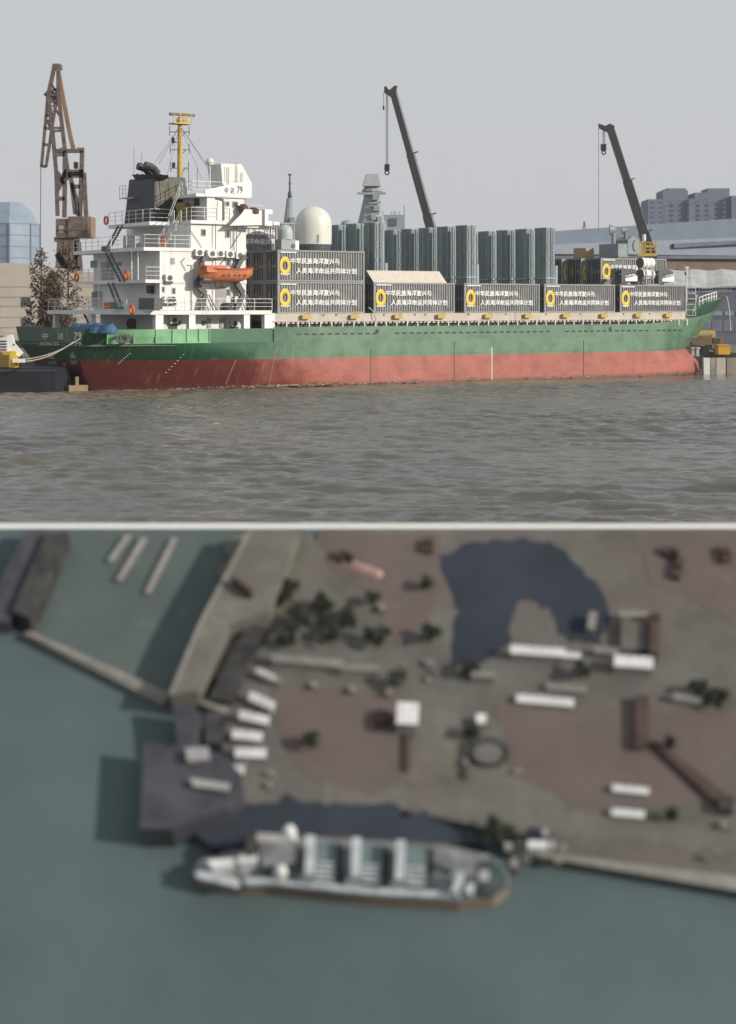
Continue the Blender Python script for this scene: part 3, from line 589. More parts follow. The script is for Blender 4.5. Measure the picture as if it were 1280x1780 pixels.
MB().lathe([(.5,0),(.5,.6),(.35,.75)], S(397,538,.8)-Vector((0,0,.1)), 12).build('winch_drum', M['steel'], ship)
# clutter on the aft decks
for nm, px0, px1, py0, py1, X, mt, dp in (('red_locker',180,192,525,537,1.5,'lifering',.5),('green_locker',192,204,525,537,1.5,'green',.6),('barrel_rack',240,268,518,538,2.6,'steel',.8),('locker',214,236,412,432,4.6,'navy_grey',.5),('vent_box',176,186,428,436,2.2,'steel',.5)):
    a, b = Q(px0,py0,X), Q(px1,py1,X); MB().box(X, X+dp, b.y, a.y, b.z, a.z).build(nm, M[mt], ship)
a, b = Q(128,478,2), Q(150,455,2)

# lifeboat
lb = thing('lifeboat', 'orange lifeboat slung between dark davits beside the white superstructure', 'lifeboat', on_ship(0,0,0))
n = 16; mb = MB(); a, b = S(346,470,0), S(438,470,0); Lb = b.x-a.x; zt = S(390,468,0).z; rows = []
for i in range(n+1):
    t = i/n; X = a.x+Lb*t; hw = .95*(1-abs(2*t-1)**2.6)**.7+.05 if t < .98 else .04; dp = 1.15*(1-max(0,t-.72)**2*6)*(1 if t > .12 else .85+.15*t/.12); sh_ = .16*(2*t-1)**2
    ring = []
    for k in range(9): q = math.pi*k/8; ring.append((X, -.15-hw*math.cos(q)*1.0, zt+sh_-dp*math.sin(q)**.8))
    rows.append(ring)
vs = [p for r in rows for p in r]; fs = [(i*9+k,(i+1)*9+k,(i+1)*9+k+1,i*9+k+1) for i in range(n) for k in range(8)]; fs += [tuple(range(8,-1,-1)), tuple(range(n*9,n*9+9))]
mb.add(vs, fs); mb.build('hull', M['orange'], lb, True)
mb = MB()
for (r0, r1) in zip(rows, rows[1:]): mb.bar(Vector(r0[0])+Vector((0,-.04,0)), Vector(r1[0])+Vector((0,-.04,0)), .1, .12); mb.bar(r0[8], r1[8], .1, .12)
mb.build('gunwale', new_mat('dark orange rail', (.30,.07,.02), .6), lb)
mb = MB(); mb.prism([(a.x+.3,-1.0),(a.x+2.3,-1.0),(a.x+2.3,.7),(a.x+.3,.7)], zt-.3, zt+.32); mb.build('canopy', M['orange'], lb)
mb = MB()
for px in (391,399,409,418,428): p = S(px,478,-1.1); mb.box(p.x-.1,p.x+.1,-1.13,-1.02,p.z-.06,p.z+.06)
mb.build('grab_line', M['rust'], lb)
p = S(358,487,-.2); MB().tube((p.x-.4,-.3,p.z),(p.x+.4,-.3,p.z),.3,n=10).build('propeller_guard', M['steel'], lb)
for px in (352,428): MB().tube(S(px,468,-.1), S(px,450,.5), .04).build('fall_block', M['steel'], lb)

# life rings
ring0 = None
for i, (p, lab) in enumerate(((Q(136,482,-.2),'dark life ring hung on the upper deck rail at the stern'),(Q(285,419,5),'orange life ring at the foot of the white bridge stair'),(Q(223,478,1.5),'brown life ring by the foot of the dark upper stair'),(Q(232,538,0),'orange life ring on the boat deck stern rail'),(Q(187,383,4.3),'red life ring on the aft corner of the funnel deck'))):
    if ring0 is None:
        ring0 = MB().torus((0,0,0), .36, .1, (1,0,0), n=16).build('life_ring', M['lifering']); o = ring0
    else: o = ring0.copy(); sc.collection.objects.link(o)
    tag(o, lab, 'life ring', 'life rings on the ship'); o.matrix_basis = on_ship(p.x-.15, p.y, p.z)
o = MB(); rr = random.Random(2); a = Q(160,574,-1.5)
for k in range(7): o.lathe([(.1,0),(.9,.1),(.7,.5),(.25,.8+.2*rr.random())], (a.x+rr.uniform(-.3,.3), a.y+k*1.0-3, a.z-.3), 9)
tag(o.build('blue_tarp', M['blue'], None, True), 'crumpled blue tarpaulin heaped on the green stern bulwark', 'tarpaulin').matrix_basis = SHIP
wt = thing('mooring_winch', 'red mooring winch standing behind the light green recessed bulwark', 'winch', SHIP)
p = Q(236,566,5.5); MB().tube((p.x,p.y-.7,p.z+.2),(p.x,p.y+.9,p.z+.2),.55,n=14).build('drum', new_mat('winch red', (.16,.04,.03), .7), wt)
MB().bar((p.x-.2,p.y+1.2,p.z-1.2),(p.x,p.y+.3,p.z+.7),.25).build('brake_arm', M['steel'], wt); MB().box(p.x-.5,p.x+.5,p.y-.6,p.y+1.0,4.2,p.z-.3).build('bed', M['steel'], wt)

# radar panel on the wheelhouse roof
rp = thing('radar_array', 'large white faceted radar box standing on the wheelhouse roof', 'radar', SHIP)
Yr = 3.2; fr = [S(387,320,Yr), S(384,284,Yr), S(420,285,Yr), S(438,318,Yr), S(438,342,Yr), S(428,343,Yr)]
MB().extr(fr, (0,2.6,0)).build('housing', M['white'], rp)
bk = [S(387,320,Yr+2.61), S(384,284,Yr+2.61)]
inn = [S(391,314,Yr), S(390,289,Yr), S(415,289,Yr), S(424,305,Yr), S(424,316,Yr)]
MB().extr([p-Vector((0,.05,0)) for p in inn], (0,.05,0)).build('array_face', M['dome'], rp)
MB().extr([S(386.5,320,Yr+.02)-Vector((.06,0,0)), S(384,285,Yr+.02)-Vector((.06,0,0)), S(384,285,Yr+2)-Vector((.06,0,0)), S(386.5,320,Yr+2.6)-Vector((.06,0,0))], (.05,0,0)).build('side_plate', M['steel'], rp)
MB().box(fr[0].x+.3, fr[2].x+1, Yr+.6, Yr+2, ZE+.28, fr[0].z+.3).build('pedestal', M['grey'], rp)

# ------------------------------------------------------------------ containers
LC, WC, HC = 9.5, 2.44, 2.9
def corrugated(L, h, per, dep, flip=1):
    mb = MB(); prof = []; x = 0.0
    while x < L-per*.5:
        prof += [(x,0),(x+per*.30,0),(x+per*.5,dep),(x+per*.80,dep)]; x += per
    prof.append((L,0)); vs = [(x,y*flip,z) for z in (0,h) for x,y in prof]; n = len(prof)
    return mb.add(vs, [(i,i+1,n+i+1,n+i) if flip > 0 else (n+i,n+i+1,i+1,i) for i in range(n-1)])
line1 = text_mesh('lettering', '中华民族海洋复兴与', M['white2'], 5.3, .54, bold=.032); line2 = text_mesh('lettering', '人类海洋命运共同体计划', M['white2'], 6.6, .54, bold=.032)
line1.transform(Matrix.Translation((1.35,-.02,HC*.56)) @ UPRIGHT); line2.transform(Matrix.Translation((1.95,-.02,HC*.25)) @ UPRIGHT)
end_t = text_mesh('lettering', '中华民', new_mat('grey print', (.30,.31,.32), .7), .9, .34); end_t.transform(Matrix.Translation((-.03,.95,HC*.42)) @ Matrix.Rotation(R(-90),4,'Z') @ UPRIGHT)
def make_container(label):
    c = thing('shipping_container', label, 'container', group='slate containers with white lettering')
    p = .095
    corrugated(LC-.3, HC-.3, .279, .11).build('side_panel', M['cont'], c, loc=(.15,.03,.15))
    corrugated(LC-.3, HC-.3, .279, .11, -1).build('side_panel', M['cont'], c, loc=(.15,WC-.03,.15))
    mb = MB()
    for x in (0, LC-.15):
        for y in (0, WC-.15): mb.box(x,x+.15,y,y+.15,0,HC)
    for y in (0, WC-.12):
        for z in (0, HC-.14): mb.box(.15,LC-.15,y,y+.12,z,z+.14)
    for x in (0, LC-.12):
        for z in (0, HC-.14): mb.box(x,x+.12,.15,WC-.15,z,z+.14)
    mb.build('frame', M['cont_frame'], c)
    MB().box(.06,LC-.06,.08,WC-.08,HC-.06,HC-.02).build('roof', M['cont'], c)
    d = MB().box(.03,.08,.15,WC/2-.02,.14,HC-.14).build('end_door', M['cont_end_shade'], c); d2 = MB().box(.03,.08,WC/2+.02,WC-.15,.14,HC-.14).build('end_door', M['cont_end_shade'], c)
    for dd, ys in ((d,(.45,.95)),(d2,(1.5,2.0))):
        mb = MB()
        for y in ys: mb.tube((.0,y,.15),(.0,y,HC-.15),.025,n=5)
        mb.build('lock_rod', M['grey'], dd)
    MB().box(LC-.08,LC-.03,.15,WC-.15,.14,HC-.14).build('front_wall', M['cont_end_shade'], c)
    MB().torus((.78,-.012,HC*.50), .44, .15, (0,1,0), n=22, m=4, sx=1.0, sy=1.42, fl=.12).build('ring_emblem', M['gold'], c)
    mb = MB()
    for k in range(5): mb.box(.3+k*.2,.42+k*.2,-.04,-.01,HC*.19+(.07 if k in (0,4) else 0),HC*.19+.14+(.07 if k in (0,4) else 0))
    mb.build('emblem_caption', M['white2'], c)
    link('lettering', line1, c); link('lettering', line2, c)
    MB().box(.28,2.0,-.025,.0,HC*.905,HC*.945).build('code_strip', M['white'], c)
    MB().torus((.0,WC*.62,HC*.5), .24, .06, (1,0,0), n=16, m=4, sy=1.5, fl=.2).build('end_emblem', new_mat('faded emblem', (.30,.21,.07), .7), c)
    link('end_lettering', end_t, c)
    return c
ZT = 6.84
def cx(px, Y): return S(px, 540, Y).x
spots = [(15.97,.6,0,'slate container at the coaming foot nearest the superstructure, under a second container'),
 (26.52,.6,0,'slate container carrying the tilted white roof panel'),
 (37.2,.6,0,'slate container in front of the gap between the two canister rows nearest the bow'),
 (47.3,.6,0,'slate container second from the bow in the bottom row along the ship side'),
 (57.5,.6,0,'slate container nearest the bow in the bottom row, under the white drum launchers'),
 (15.97,.6,1,'slate container directly below the two white radomes'),
 (15.97,3.15,0,'shaded dark container inboard at deck level beside the lifeboat davit'),
 (15.97,3.15,1,'shaded dark container inboard in the upper tier behind the small radome stack'),
 (15.97,5.7,0,'dark container half hidden behind the superstructure on the lowest tier'),
 (15.97,5.7,1,'dark container half hidden behind the lifeboat bow on the second tier'),
 (13.4,8.3,2,'topmost slate container with its lettering cut off by the bridge wing'),
 (13.4,8.3,1,'container under the topmost one behind the superstructure'),(13.4,8.3,0,'lowest container of the tall stack behind the superstructure'),
 (cx(1045,4.6),4.6,1,'slate container carrying the grey twin dish turret'),
 (cx(1045,4.6),4.6,0,'slate container hidden below the turret container'),
 (cx(1045,4.6)-.6,7.15,1,'dark container showing its end beside the turret container'),(cx(1045,4.6)-1.2,9.7,1,'dark container under the tan box with pale letters on its end'),
 (cx(1045,4.6)-.6,7.15,0,'lower dark container beneath the end facing one by the turret'),(cx(1045,4.6)-1.2,9.7,0,'lowest dark container below the one with the tan box')]
hidden = (10+4, 17, 18)
c0 = make_container(spots[0][3]); KIDS[c0.name] = list(c0.children)
dbl = [k for k in c0.children]
for i, (X, Y, t, lab) in enumerate(spots):
    if i in hidden: continue
    o = c0 if i == 0 else dup(c0, label=lab)
    o.matrix_basis = on_ship(X, Y, ZT+t*(HC+.04))
# plinth below the turret containers (hidden deck cargo pedestal)
MB().box(50.5, 66.2, 3.3, 12.4, 6.82, ZT+HC+.03).build('cargo_plinth', M['black'], ship)

# white corrugated panel tilted on the second container
a, b = S(650,488,.75), S(777,488,.75); t = S(648,465,.75)
wp = corrugated(b.x-a.x, 1.75, .23, .04)
o = wp.build('roof_panel', new_mat('cream panel', (.66,.60,.52), .6, .06, 2)); tag(o, 'cream corrugated roof panel tilted up on top of a container', 'panel')
o.matrix_basis = on_ship(a.x, .75, ZT+HC+.03) @ Matrix.Rotation(R(-48), 4, 'X')
# radomes
def dome(name, lab, px, ptop, pbase, Y, rpx, zb, box=False):
    p = S(px, pbase, Y); D = SO.y+ST*p.x+CT*Y; r = rpx*D/F; zt = S(px, ptop, Y).z-zb; zb0 = p.z-zb
    d = thing(name, lab, 'radome', on_ship(p.x, Y, zb)); h = zt-zb0; prof = []
    hc = r*1.02; prof.append((r*.98, zb0)); prof.append((r, zb0+(h-hc)*.5)); 
    for k in range(0, 11): q = math.pi/2*k/10; prof.append((max(.02, r*math.cos(q)), zb0+h-hc+hc*math.sin(q)))
    MB().lathe(prof, (0,0,0), 36).build('shell', M['dome'] if not box else M['dome2'], d, True)
    return d, r, zb0
M['dome2'] = new_mat('radome sea grey', (.36,.43,.41), .45, .05, 2)
zc = ZT+2*(HC+.04)
d, r, z0 = dome('radome', 'large ivory radome dome standing on the slate containers', 545, 358, 425, 2.6, 32, zc)
MB().lathe([(r*.93,0),(r*.97,max(.05,z0))], (0,0,0), 30).build('base_ring', M['steel'], d)
MB().bar((-.5,-r-.0,z0+.1),(-.5,-r-.0,z0+.9),.05).build('hatch_seam', M['steel'], d)
d, r, z0 = dome('radome', 'small grey green radome on a boxy base beside the large one', 496, 390, 416, 1.9, 13.5, zc, True)
MB().box(-.75,.75,-.6,.6,.02,z0).build('base', M['navy_grey'], d); MB().tube((.5,-.66,.35),(.5,-.58,.35),.22,n=12).build('fan', M['steel'], d)
MB().box(.75,1.2,-.5,.3,.02,z0*.9).build('cooler', M['white'], d)

# ------------------------------------------------------------------ launch canister clusters, three rows across the deck
def make_cluster(label):
    c = thing('launch_canister', label, 'launch canister', group='grey canister clusters in rows across the deck')
    wt_, wl, Ht = .99, .64, 8.2; protos = []
    for i in range(2):
        for j in range(2):
            x, y = i*wl, j*wt_; rr = .14; pl = []
            for cx_, cy_, a0 in ((wl-.02-rr, .02+rr, -90),(wl-.02-rr, wt_-.02-rr, 0),(.02+rr, wt_-.02-rr, 90),(.02+rr, .02+rr, 180)):
                for k in range(4): q = R(a0+30*k); pl.append((x+cx_+rr*math.cos(q), y+cy_+rr*math.sin(q)))
            bd = MB().prism(pl, 0, Ht)
            if i == 0:
                for q in (.3, .66): bd.box(-.07, .04, y+q, y+q+.07, .3, Ht-.1)
            if j == 0: bd.box(x+.27, x+.34, -.05, .04, .3, Ht-.1)
            t = bd.build('canister', M['canister'], c, True)
            g = [((px_-x-wl/2)*1.13+x+wl/2, (py_-y-wt_/2)*1.08+y+wt_/2) for px_, py_ in pl]
            f = MB(); f.prism(g, Ht, Ht+.14); f.build('top_flange', M['canister'], t)
            if j == 0:
                k = MB()
                for z in (4.6, 5.9, 6.3): k.box(x+.18, x+.36, y-.06, y+.03, z, z+.14)
                k.build('lifting_lug', M['navy_grey'], t, kind='stuff')
    mb = MB()
    for z in (3.0, .4): mb.box(-.05, 2*wl+.05, -.07, .0, z, z+.16); mb.box(-.07, -.01, -.07, 2*wt_+.05, z, z+.16); mb.box(2*wl+.01, 2*wl+.07, -.07, 2*wt_+.05, z, z+.16)
    mb.build('clamp_band', M['navy_grey'], c)
    MB().box(2*wl+.07, 2*wl+.35, .1, .5, 0, 4.4).build('service_duct', M['navy_grey'], c)
    return c
rows = [(S(669,385,2.9).x-1.3,'row beside the large white dome',8.45), (S(828,390,2.9).x-1.3,'middle row below the tall crane boom',8.45), (S(965,396,2.9).x-1.3,'row closest to the bow',8.4)]
names = ['outermost at ship side','second from ship side','third from ship side','fourth from ship side','innermost by the quay']
k0 = None
for ri, (X, rn, zt) in enumerate(rows):
    for i in range(5):
        lab = f'grey green upright canister cluster, {names[i]}, in the {rn}'
        if len(lab.split()) > 16: lab = f'canister cluster, {names[i]}, in the {rn}'
        if k0 is None: o = k0 = make_cluster(lab); KIDS[o.name] = list(o.children)
        else: o = dup(k0, label=lab)
        o.matrix_basis = on_ship(X, 2.75+i*3.3, 7.3)
for X, rn, zt in rows: MB().box(X-.4, X+1.8, 2.4, 18.2, 6.82, 7.3).build('launcher_bed', M['navy_grey'], ship)

# ------------------------------------------------------------------ turret, decoy drums, tan box on the forward stack
ztt = ZT+2*(HC+.04)
tu = thing('gun_turret', 'grey turret with two dish antennas on a container near the bow', 'turret', SHIP)
Yt = 5.0; a = S(1072,442,Yt)
MB().extr([S(1092,441,Yt), S(1092,417,Yt), S(1100,411,Yt), S(1104,411,Yt), S(1111,417,Yt), S(1112,441,Yt)], (0,2.3,0)).build('gun_house', M['turret'], tu)
b = S(1092,441,Yt+.05); MB().box(b.x-1.4, b.x-.01, Yt+.05, Yt+3.2, ztt, b.z+1.1).build('base', M['turret'], tu)
MB().box(b.x-1.5,b.x+1.3,Yt-.1,Yt+3.2,ztt,ztt+.12).build('mount_plate', M['steel'], tu)
mb = MB(); c = S(1105,427,Yt-.02)
for k in range(9):
    q0, q1 = R(100+18*k), R(118+18*k); mb.bar((c.x+.35*math.cos(q0),Yt-.03,c.z+.6*math.sin(q0)),(c.x+.35*math.cos(q1),Yt-.03,c.z+.6*math.sin(q1)),.1,.06,up=(0,1,0))
mb.build('cable_recess', M['black'], tu)
for px, pt, rr, Y in ((1067,392,.62,6.2),(1088,393,.44,5.6)):
    p = S(px, pt+7, Y); MB().tube((p.x,Y,ztt+.8),(p.x,Y,p.z-.2),.28,.2,10).build('antenna_post', M['turret'], tu)
    MB().tube((p.x-.35,Y+.25,p.z),(p.x+.15,Y-.1,p.z),rr,rr*.55,16).build('dish', M['turret'], tu, True)
bx = thing('tan_box', 'tan covered crate on the dark container near the bow', 'crate', SHIP)
a, b = S(1000,447,9.9), S(1033,431,9.9); MB().box(b.x-1.2,b.x,9.9,12,ztt,b.z).build('cover', M['tan'], bx); MB().box(b.x-1.3,b.x+.1,9.8,12.1,ztt,ztt+.12).build('skid', M['steel'], bx)
zd = ZT+HC+.04
def drum(lab, px, py, Y):
    p = S(px, py, Y); o = thing('decoy_drum', lab, 'drum launcher', on_ship(p.x, Y, p.z), 'white drums on the bow container')
    MB().tube((-.65,0,0),(.95,-.0,0),.56,n=18).build('drum_body', M['white2'], o, True); MB().tube((-.76,0,0),(-.66,0,0),.58,n=18).build('muzzle_plate', M['steel'], o)
    for x in (-.2,.45): MB().torus((x,0,0),.56,.035,(1,0,0),n=18,m=4).build('hoop', M['grey'], o)
    return o
drum('upper white drum with a dark end face above its twin', 1122, 457, 1.9); o = drum('lower white drum with a dark end face resting on the bow container', 1122, 477, 1.9)
ck = thing('drum_cradle', 'steel cradle holding the two white drums on the bow container', 'cradle', on_ship(S(1122,480,1.9).x, 1.9, zd))
for x in (-.4,.6): MB().bar((x,-.6,0),(x,-.6,2.0),.1).build('upright', M['grey'], ck); MB().bar((x,.6,0),(x,.6,2.0),.1).build('upright', M['grey'], ck)
MB().box(-.6,.8,-.65,.65,.9,1.0).build('shelf', M['grey'], ck); MB().box(-.6,.8,-.65,.65,.0,.08).build('shelf', M['grey'], ck)
for i, (px, lab) in enumerate(((1086,'dark barrelled launcher on a pale mount aft of the white drums'),(1150,'dark barrelled launcher on a pale mount forward of the white drums'))):
    p = S(px,480,1.8); o = thing('decoy_launcher', lab, 'launcher', on_ship(p.x,1.8,zd), 'dark launchers on the bow container')
    for k in range(3): MB().tube((-1.1,-.35+.3*k,1.05+.12*k),(1.3,-.35+.3*k,1.35+.12*k),.15,n=8).build('barrel', M['steel'], o)
    MB().prism([(-.5,-.7),(1.2,-.7),(1.2,.6),(-.5,.6)], .35, [.6,.95,.95,.6]).build('mount', M['white2'], o); MB().tube((.3,0,0),(.3,0,.35),.4,n=10).build('pivot', M['grey'], o)
    MB().box(-.9,-.35,-.55,.5,.1,1.5).build('shield', M['steel'], o)
# ropes
def rope(lab, pts, r=.045): return tag(MB().poly(pts, r, 5).build('mooring_rope', M['rope']), lab, 'rope', 'mooring ropes')
def sag(p, q, s_, n=8): return [p.lerp(q, i/n)-Vector((0,0,s_*4*(i/n)*(1-i/n))) for i in range(n+1)]
sw = lambda p: SHIP @ p
rope('upper pale mooring rope running from the stern to the workboat', sag(W(44,624,143), sw(Q(140,588,-3.5)), .35))
rope('lower pale mooring rope running from the stern to the workboat', sag(W(44,628,143), sw(Q(128,594,-3.5)), .35))
rope('grey mooring rope hanging from the tip of the green bow', [sw(S(1256,514,9.2)), W(1264,516,196), W(1268,540,196), W(1270,575,196)], .09)
rope('white rope looped over the coaming between two slate containers', [sw(S(641,534,.3)), sw(S(649,541,.3)), sw(S(654,555,.2)), sw(S(655,572,.1))], .05)

# ------------------------------------------------------------------ workboat at the stern, far left
wb = thing('workboat', 'dark navy workboat hull lying under the stern of the green ship', 'workboat')
a = W(-40,683,146); 
MB().prism([(-46,146),(W(96,683,146).x,146),(W(96,683,146).x+.8,149),(W(96,683,146).x,153),(-46,156)], -.5, 2.15).build('hull', M['navy'], wb)
mb = MB(); mb.box(-46,W(96,683,146).x,145.9,146.0,1.85,2.0); mb.build('rubbing_strake', new_mat('strake grey', (.06,.06,.07), .6), wb)
MB().box(-46,-31.2,148,152,2.16,W(0,611,148).z).build('deck_house', M['yellow'], wb)
MB().box(-46,-31.9,148.5,152,W(0,611,148).z,W(0,588,148).z).build('wheel_house', M['white'], wb)
for k in range(4): MB().box(-46,-31.8,148.42,148.5,W(0,609-k*5,148).z,W(0,607-k*5,148).z).build('louvre', M['steel'], wb)
MB().bar(W(22,600,147),W(37,617,147),.35,.5).build('crane_arm', M['white2'], wb); MB().bar(W(17,582,147),W(22,601,147),.35,.5).build('crane_arm', M['white2'], wb)
MB().box(W(18,600,146.5).x,W(28,600,146.5).x,146.5,147.5,2.15,W(18,610,146.5).z).build('yellow_cabinet', M['gold'], wb)
MB().prism([(W(22,0,146).x,145.9),(W(44,0,146).x,145.9),(W(40,0,146).x,147),(W(22,0,146).x,147)], W(0,630,146).z, W(0,624,146).z).build('anchor_tray', M['white2'], wb)

# ------------------------------------------------------------------ quay side on the right
jx = W(1215,650,186)
def wbox(mb, px0, px1, py0, py1, D, dep):
    a, b = W(px0, py1, D), W(px1, py0, D); return mb.box(a.x, b.x, D, D+dep, a.z, b.z)
for i, (px0, px1, mt) in enumerate(((1224,1235,'rail'),(1236,1245,'conc'),(1246,1262,'beige'),(1264,1285,'conc'))):
    tag(wbox(MB(), px0, px1, 622, 651, 184.6, .8).build('quay_fender', M[mt]), ['white fender slab at the quay corner by the bow','narrow grey fender slab beside the white one','wide tan fender slab on the quay face','last grey fender slab on the quay face at the edge'][i], 'fender', 'fenders on the quay face')
tk = thing('yellow_truck', 'brown and yellow crane truck parked on the quay ahead of the bow', 'truck')
D = 200; wbox(MB(),1204,1238,584,600,D,2.4).build('body', new_mat('truck brown', (.17,.12,.06), .6, .25, 2), tk); wbox(MB(),1238,1258,586,606,D,2.4).build('cab', new_mat('truck tan', (.22,.14,.06), .6), tk)
wbox(MB(),1240,1253,588,597,D-.06,.1).build('window', M['glass'], tk); wbox(MB(),1200,1260,602,608,D+.1,2.2).build('chassis', M['steel'], tk)
for px in (1212,1226,1250): p = W(px,609,D); MB().tube((p.x,D-.1,p.z),(p.x,D+.5,p.z),.55,n=14).build('wheel', M['black'], tk)
ob = thing('orange_bin', 'bright orange steel bin standing on the quay edge', 'bin'); wbox(MB(),1249,1270,600,616,190,2).build('bin_body', M['yellow'] if 0 else new_mat('bin orange', (.60,.33,.04), .5, .1, 3), ob); wbox(MB(),1248,1271,599,601,189.9,2.2).build('rim', M['yellow'], ob)
for px, lab in ((1203,'steel bollard drum beside the bow, on the ship side'),(1211,'steel bollard drum beside the bow, on the truck side')):
    p = W(px,617,187.5); tag(MB().lathe([(.3,0),(.3,.75),(.42,.8),(.42,1.0),(.1,1.05)], (p.x,187.5,1.9), 14).build('bollard', M['grey']), lab, 'bollard', 'bollards by the bow')
# ------------------------------------------------------------------ background buildings
ow = thing('office_tower', 'pale blue glass tower with a chamfered crown far behind the warehouse', 'tower', None)
D = 480; c = W(18,458,D); rr = [(8.2,2),(8.2,W(0,390,D).z),(5.6,W(0,366,D).z),(3.0,W(0,352,D).z)]
mb = MB(); vs = []
for r, z in rr:
    for k in range(8): q = R(10+45*k); vs.append((c.x+r*math.cos(q), D+r*math.sin(q), z))
mb.add(vs, [(i*8+k,i*8+(k+1)%8,(i+1)*8+(k+1)%8,(i+1)*8+k) for i in range(3) for k in range(8)]+[tuple(range(24,32))]); mb.build('glazing', M['blue_glass'], ow)
mb = MB()
for k in range(8):
    q = R(10+45*k); mb.bar((c.x+8.25*math.cos(q),D+8.25*math.sin(q),2),(c.x+8.25*math.cos(q),D+8.25*math.sin(q),rr[1][1]),.35)
for z in np.linspace(8, rr[1][1], 8):
    for k in range(8): q, q2 = R(10+45*k), R(55+45*k); mb.bar((c.x+8.22*math.cos(q),D+8.22*math.sin(q),z),(c.x+8.22*math.cos(q2),D+8.22*math.sin(q2),z),.2)
mb.build('mullion', M['blue_wall'], ow)
wh = thing('warehouse', 'cream warehouse with small windows behind the stern trees', 'warehouse', None)
D = 222; z1 = W(0,462,D).z; x0, x1 = W(-60,0,D).x, W(205,0,D).x
pr = [(x0, W(0,457,D).z),(W(20,0,D).x, W(0,457,D).z),(W(60,0,D).x,W(0,460,D).z),(W(128,0,D).x,W(0,470,D).z),(x1,W(0,478,D).z)]
mb = MB(); mb.extr([(x0,D,2)]+[(x,D,z) for x,z in pr]+[(x1,D,2)], (0,30,0)); mb.build('wall', M['warm'], wh)
mb = MB()
for py in (498,516,532,551,569): a = W(0,py,D); mb.box(x0,x1,D-.05,D,a.z-.05,a.z+.05)
mb.build('wall_joint', M['grey'], wh)
for py0, py1 in ((516,532),(553,569)): 
    f = wbox(MB(),38,53,py0,py1,D-.12,.2).build('window', M['brownwall'], wh); wbox(MB(),39.5,51.5,py0+1.5,py1-1.5,D-.15,.06).build('pane', M['glass'], f)
wbox(MB(),5,64,578,592,D-4,4).build('plinth_canopy', M['warm'], wh)
ap = thing('apartment_block', 'grey blue apartment block with stepped roofline beyond the sheds', 'apartment block', None)
D = 620; steps = [(1127,1154,346),(1154,1198,330),(1163,1196,326),(1198,1210,345),(1210,1234,334),(1234,1272,326),(1272,1320,340)]
mb = MB()
for i, (p0, p1, py) in enumerate(steps): a, b = W(p0,0,D), W(p1,0,D); mb.box(a.x, b.x, D+(i%3)*1.5, D+16, 2, W(0,py,D).z)
mb.build('wall', M['apart'], ap)
for i in range(9):
    for j in range(5):
        px, py = 1133+i*15.5, 350+j*8.5; a, b = W(px,py+3.2,D-.15), W(px+5,py,D-.15); MB().box(a.x,b.x,D-.2,D+.1,a.z,b.z).build('window', M['apart_glass'], ap)
bs = thing('blue_roof_shed', 'long blue sheet metal shed with stepped roof behind the bow', 'shed', None)
def strip(name, pts, dep, mat): return MB().extr(pts, (0,dep,0)).build(name, mat, bs)
dl, dr = 292, 322
strip('upper_roof', [W(930,427,dl),W(930,404,dl),W(1300,378,dr),W(1300,413,dr)], 14, M['blue_roof'])
strip('roof_band', [W(930,441,dl-2),W(930,426,dl-2),W(1300,412,dr-2),W(1300,444,dr-2)], 12, M['blue_wall'])
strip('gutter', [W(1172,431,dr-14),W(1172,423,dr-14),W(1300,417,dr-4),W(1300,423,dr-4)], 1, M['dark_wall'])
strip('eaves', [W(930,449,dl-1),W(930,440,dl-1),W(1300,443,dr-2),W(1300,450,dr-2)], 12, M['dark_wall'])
strip('lower_wall', [W(930,640,dl),W(930,448,dl),W(1300,449,dr),W(1300,640,dr)], 10, M['brownwall'])
ts = thing('canvas_shed', 'shed with a grey tarpaulin roof over dark walls ahead of the bow', 'shed', None)
D = 238
mb = MB(); n = 14
for i in range(n):
    u0, u1 = i/n, (i+1)/n; px0, px1 = lerp(1120,1310,u0), lerp(1120,1310,u1)
    mb.extr([W(px0,498+2*math.sin(i),D),W(px0,469+1.5*math.sin(i*1.7),D+9),W(px1,469+1.5*math.sin((i+1)*1.7),D+9),W(px1,498+2*math.sin(i+1),D)], (0,0,-.12))
mb.build('tarpaulin_roof', M['tarp'], ts)
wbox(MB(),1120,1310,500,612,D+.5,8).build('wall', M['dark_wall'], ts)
for k in range(6): wbox(MB(),1180+k*20,1196+k*20,541,548,D+.4,.15).build('window', M['blue_glass'], ts)
for k in range(6): wbox(MB(),1178+k*20,1197+k*20,556,576,D+.38,.15).build('wall_panel', new_mat('slate panel', (.13,.14,.19), .7), ts)
mb = MB()
for k in range(18): a = W(1168+k*6,507,D-2); mb.bar(a, a+Vector((0,0,.75)), .05)
mb.bar(W(1168,501,D-2),W(1275,499,D-2),.06); mb.bar(W(1168,507,D-2),W(1275,506,D-2),.08); mb.build('gallery_rail', M['grey'], ts)
lp = thing('lamp_post', 'slim lamp post with a camera standing before the canvas shed', 'lamp post', None)
MB().tube(W(1194,600,225),W(1194,466,225),.09).build('post', M['rail'], lp); wbox(MB(),1192,1198,463,467,225,.4).build('lamp_head', M['rail'], lp); wbox(MB(),1191,1193.5,473,478,224.8,.2).build('camera_box', M['black'], lp)
pyl = thing('bridge_pylon', 'tiny grey pylon top just showing over the blue shed roof', 'pylon', None); D = 700
MB().bar(W(1013,402,D),W(1016,385,D),.5).bar(W(1019,402,D),W(1016,385,D),.5).build('leg', M['apart'], pyl)
MB().tube(W(1041,398,240),W(1041,225,240),.03,n=4) 

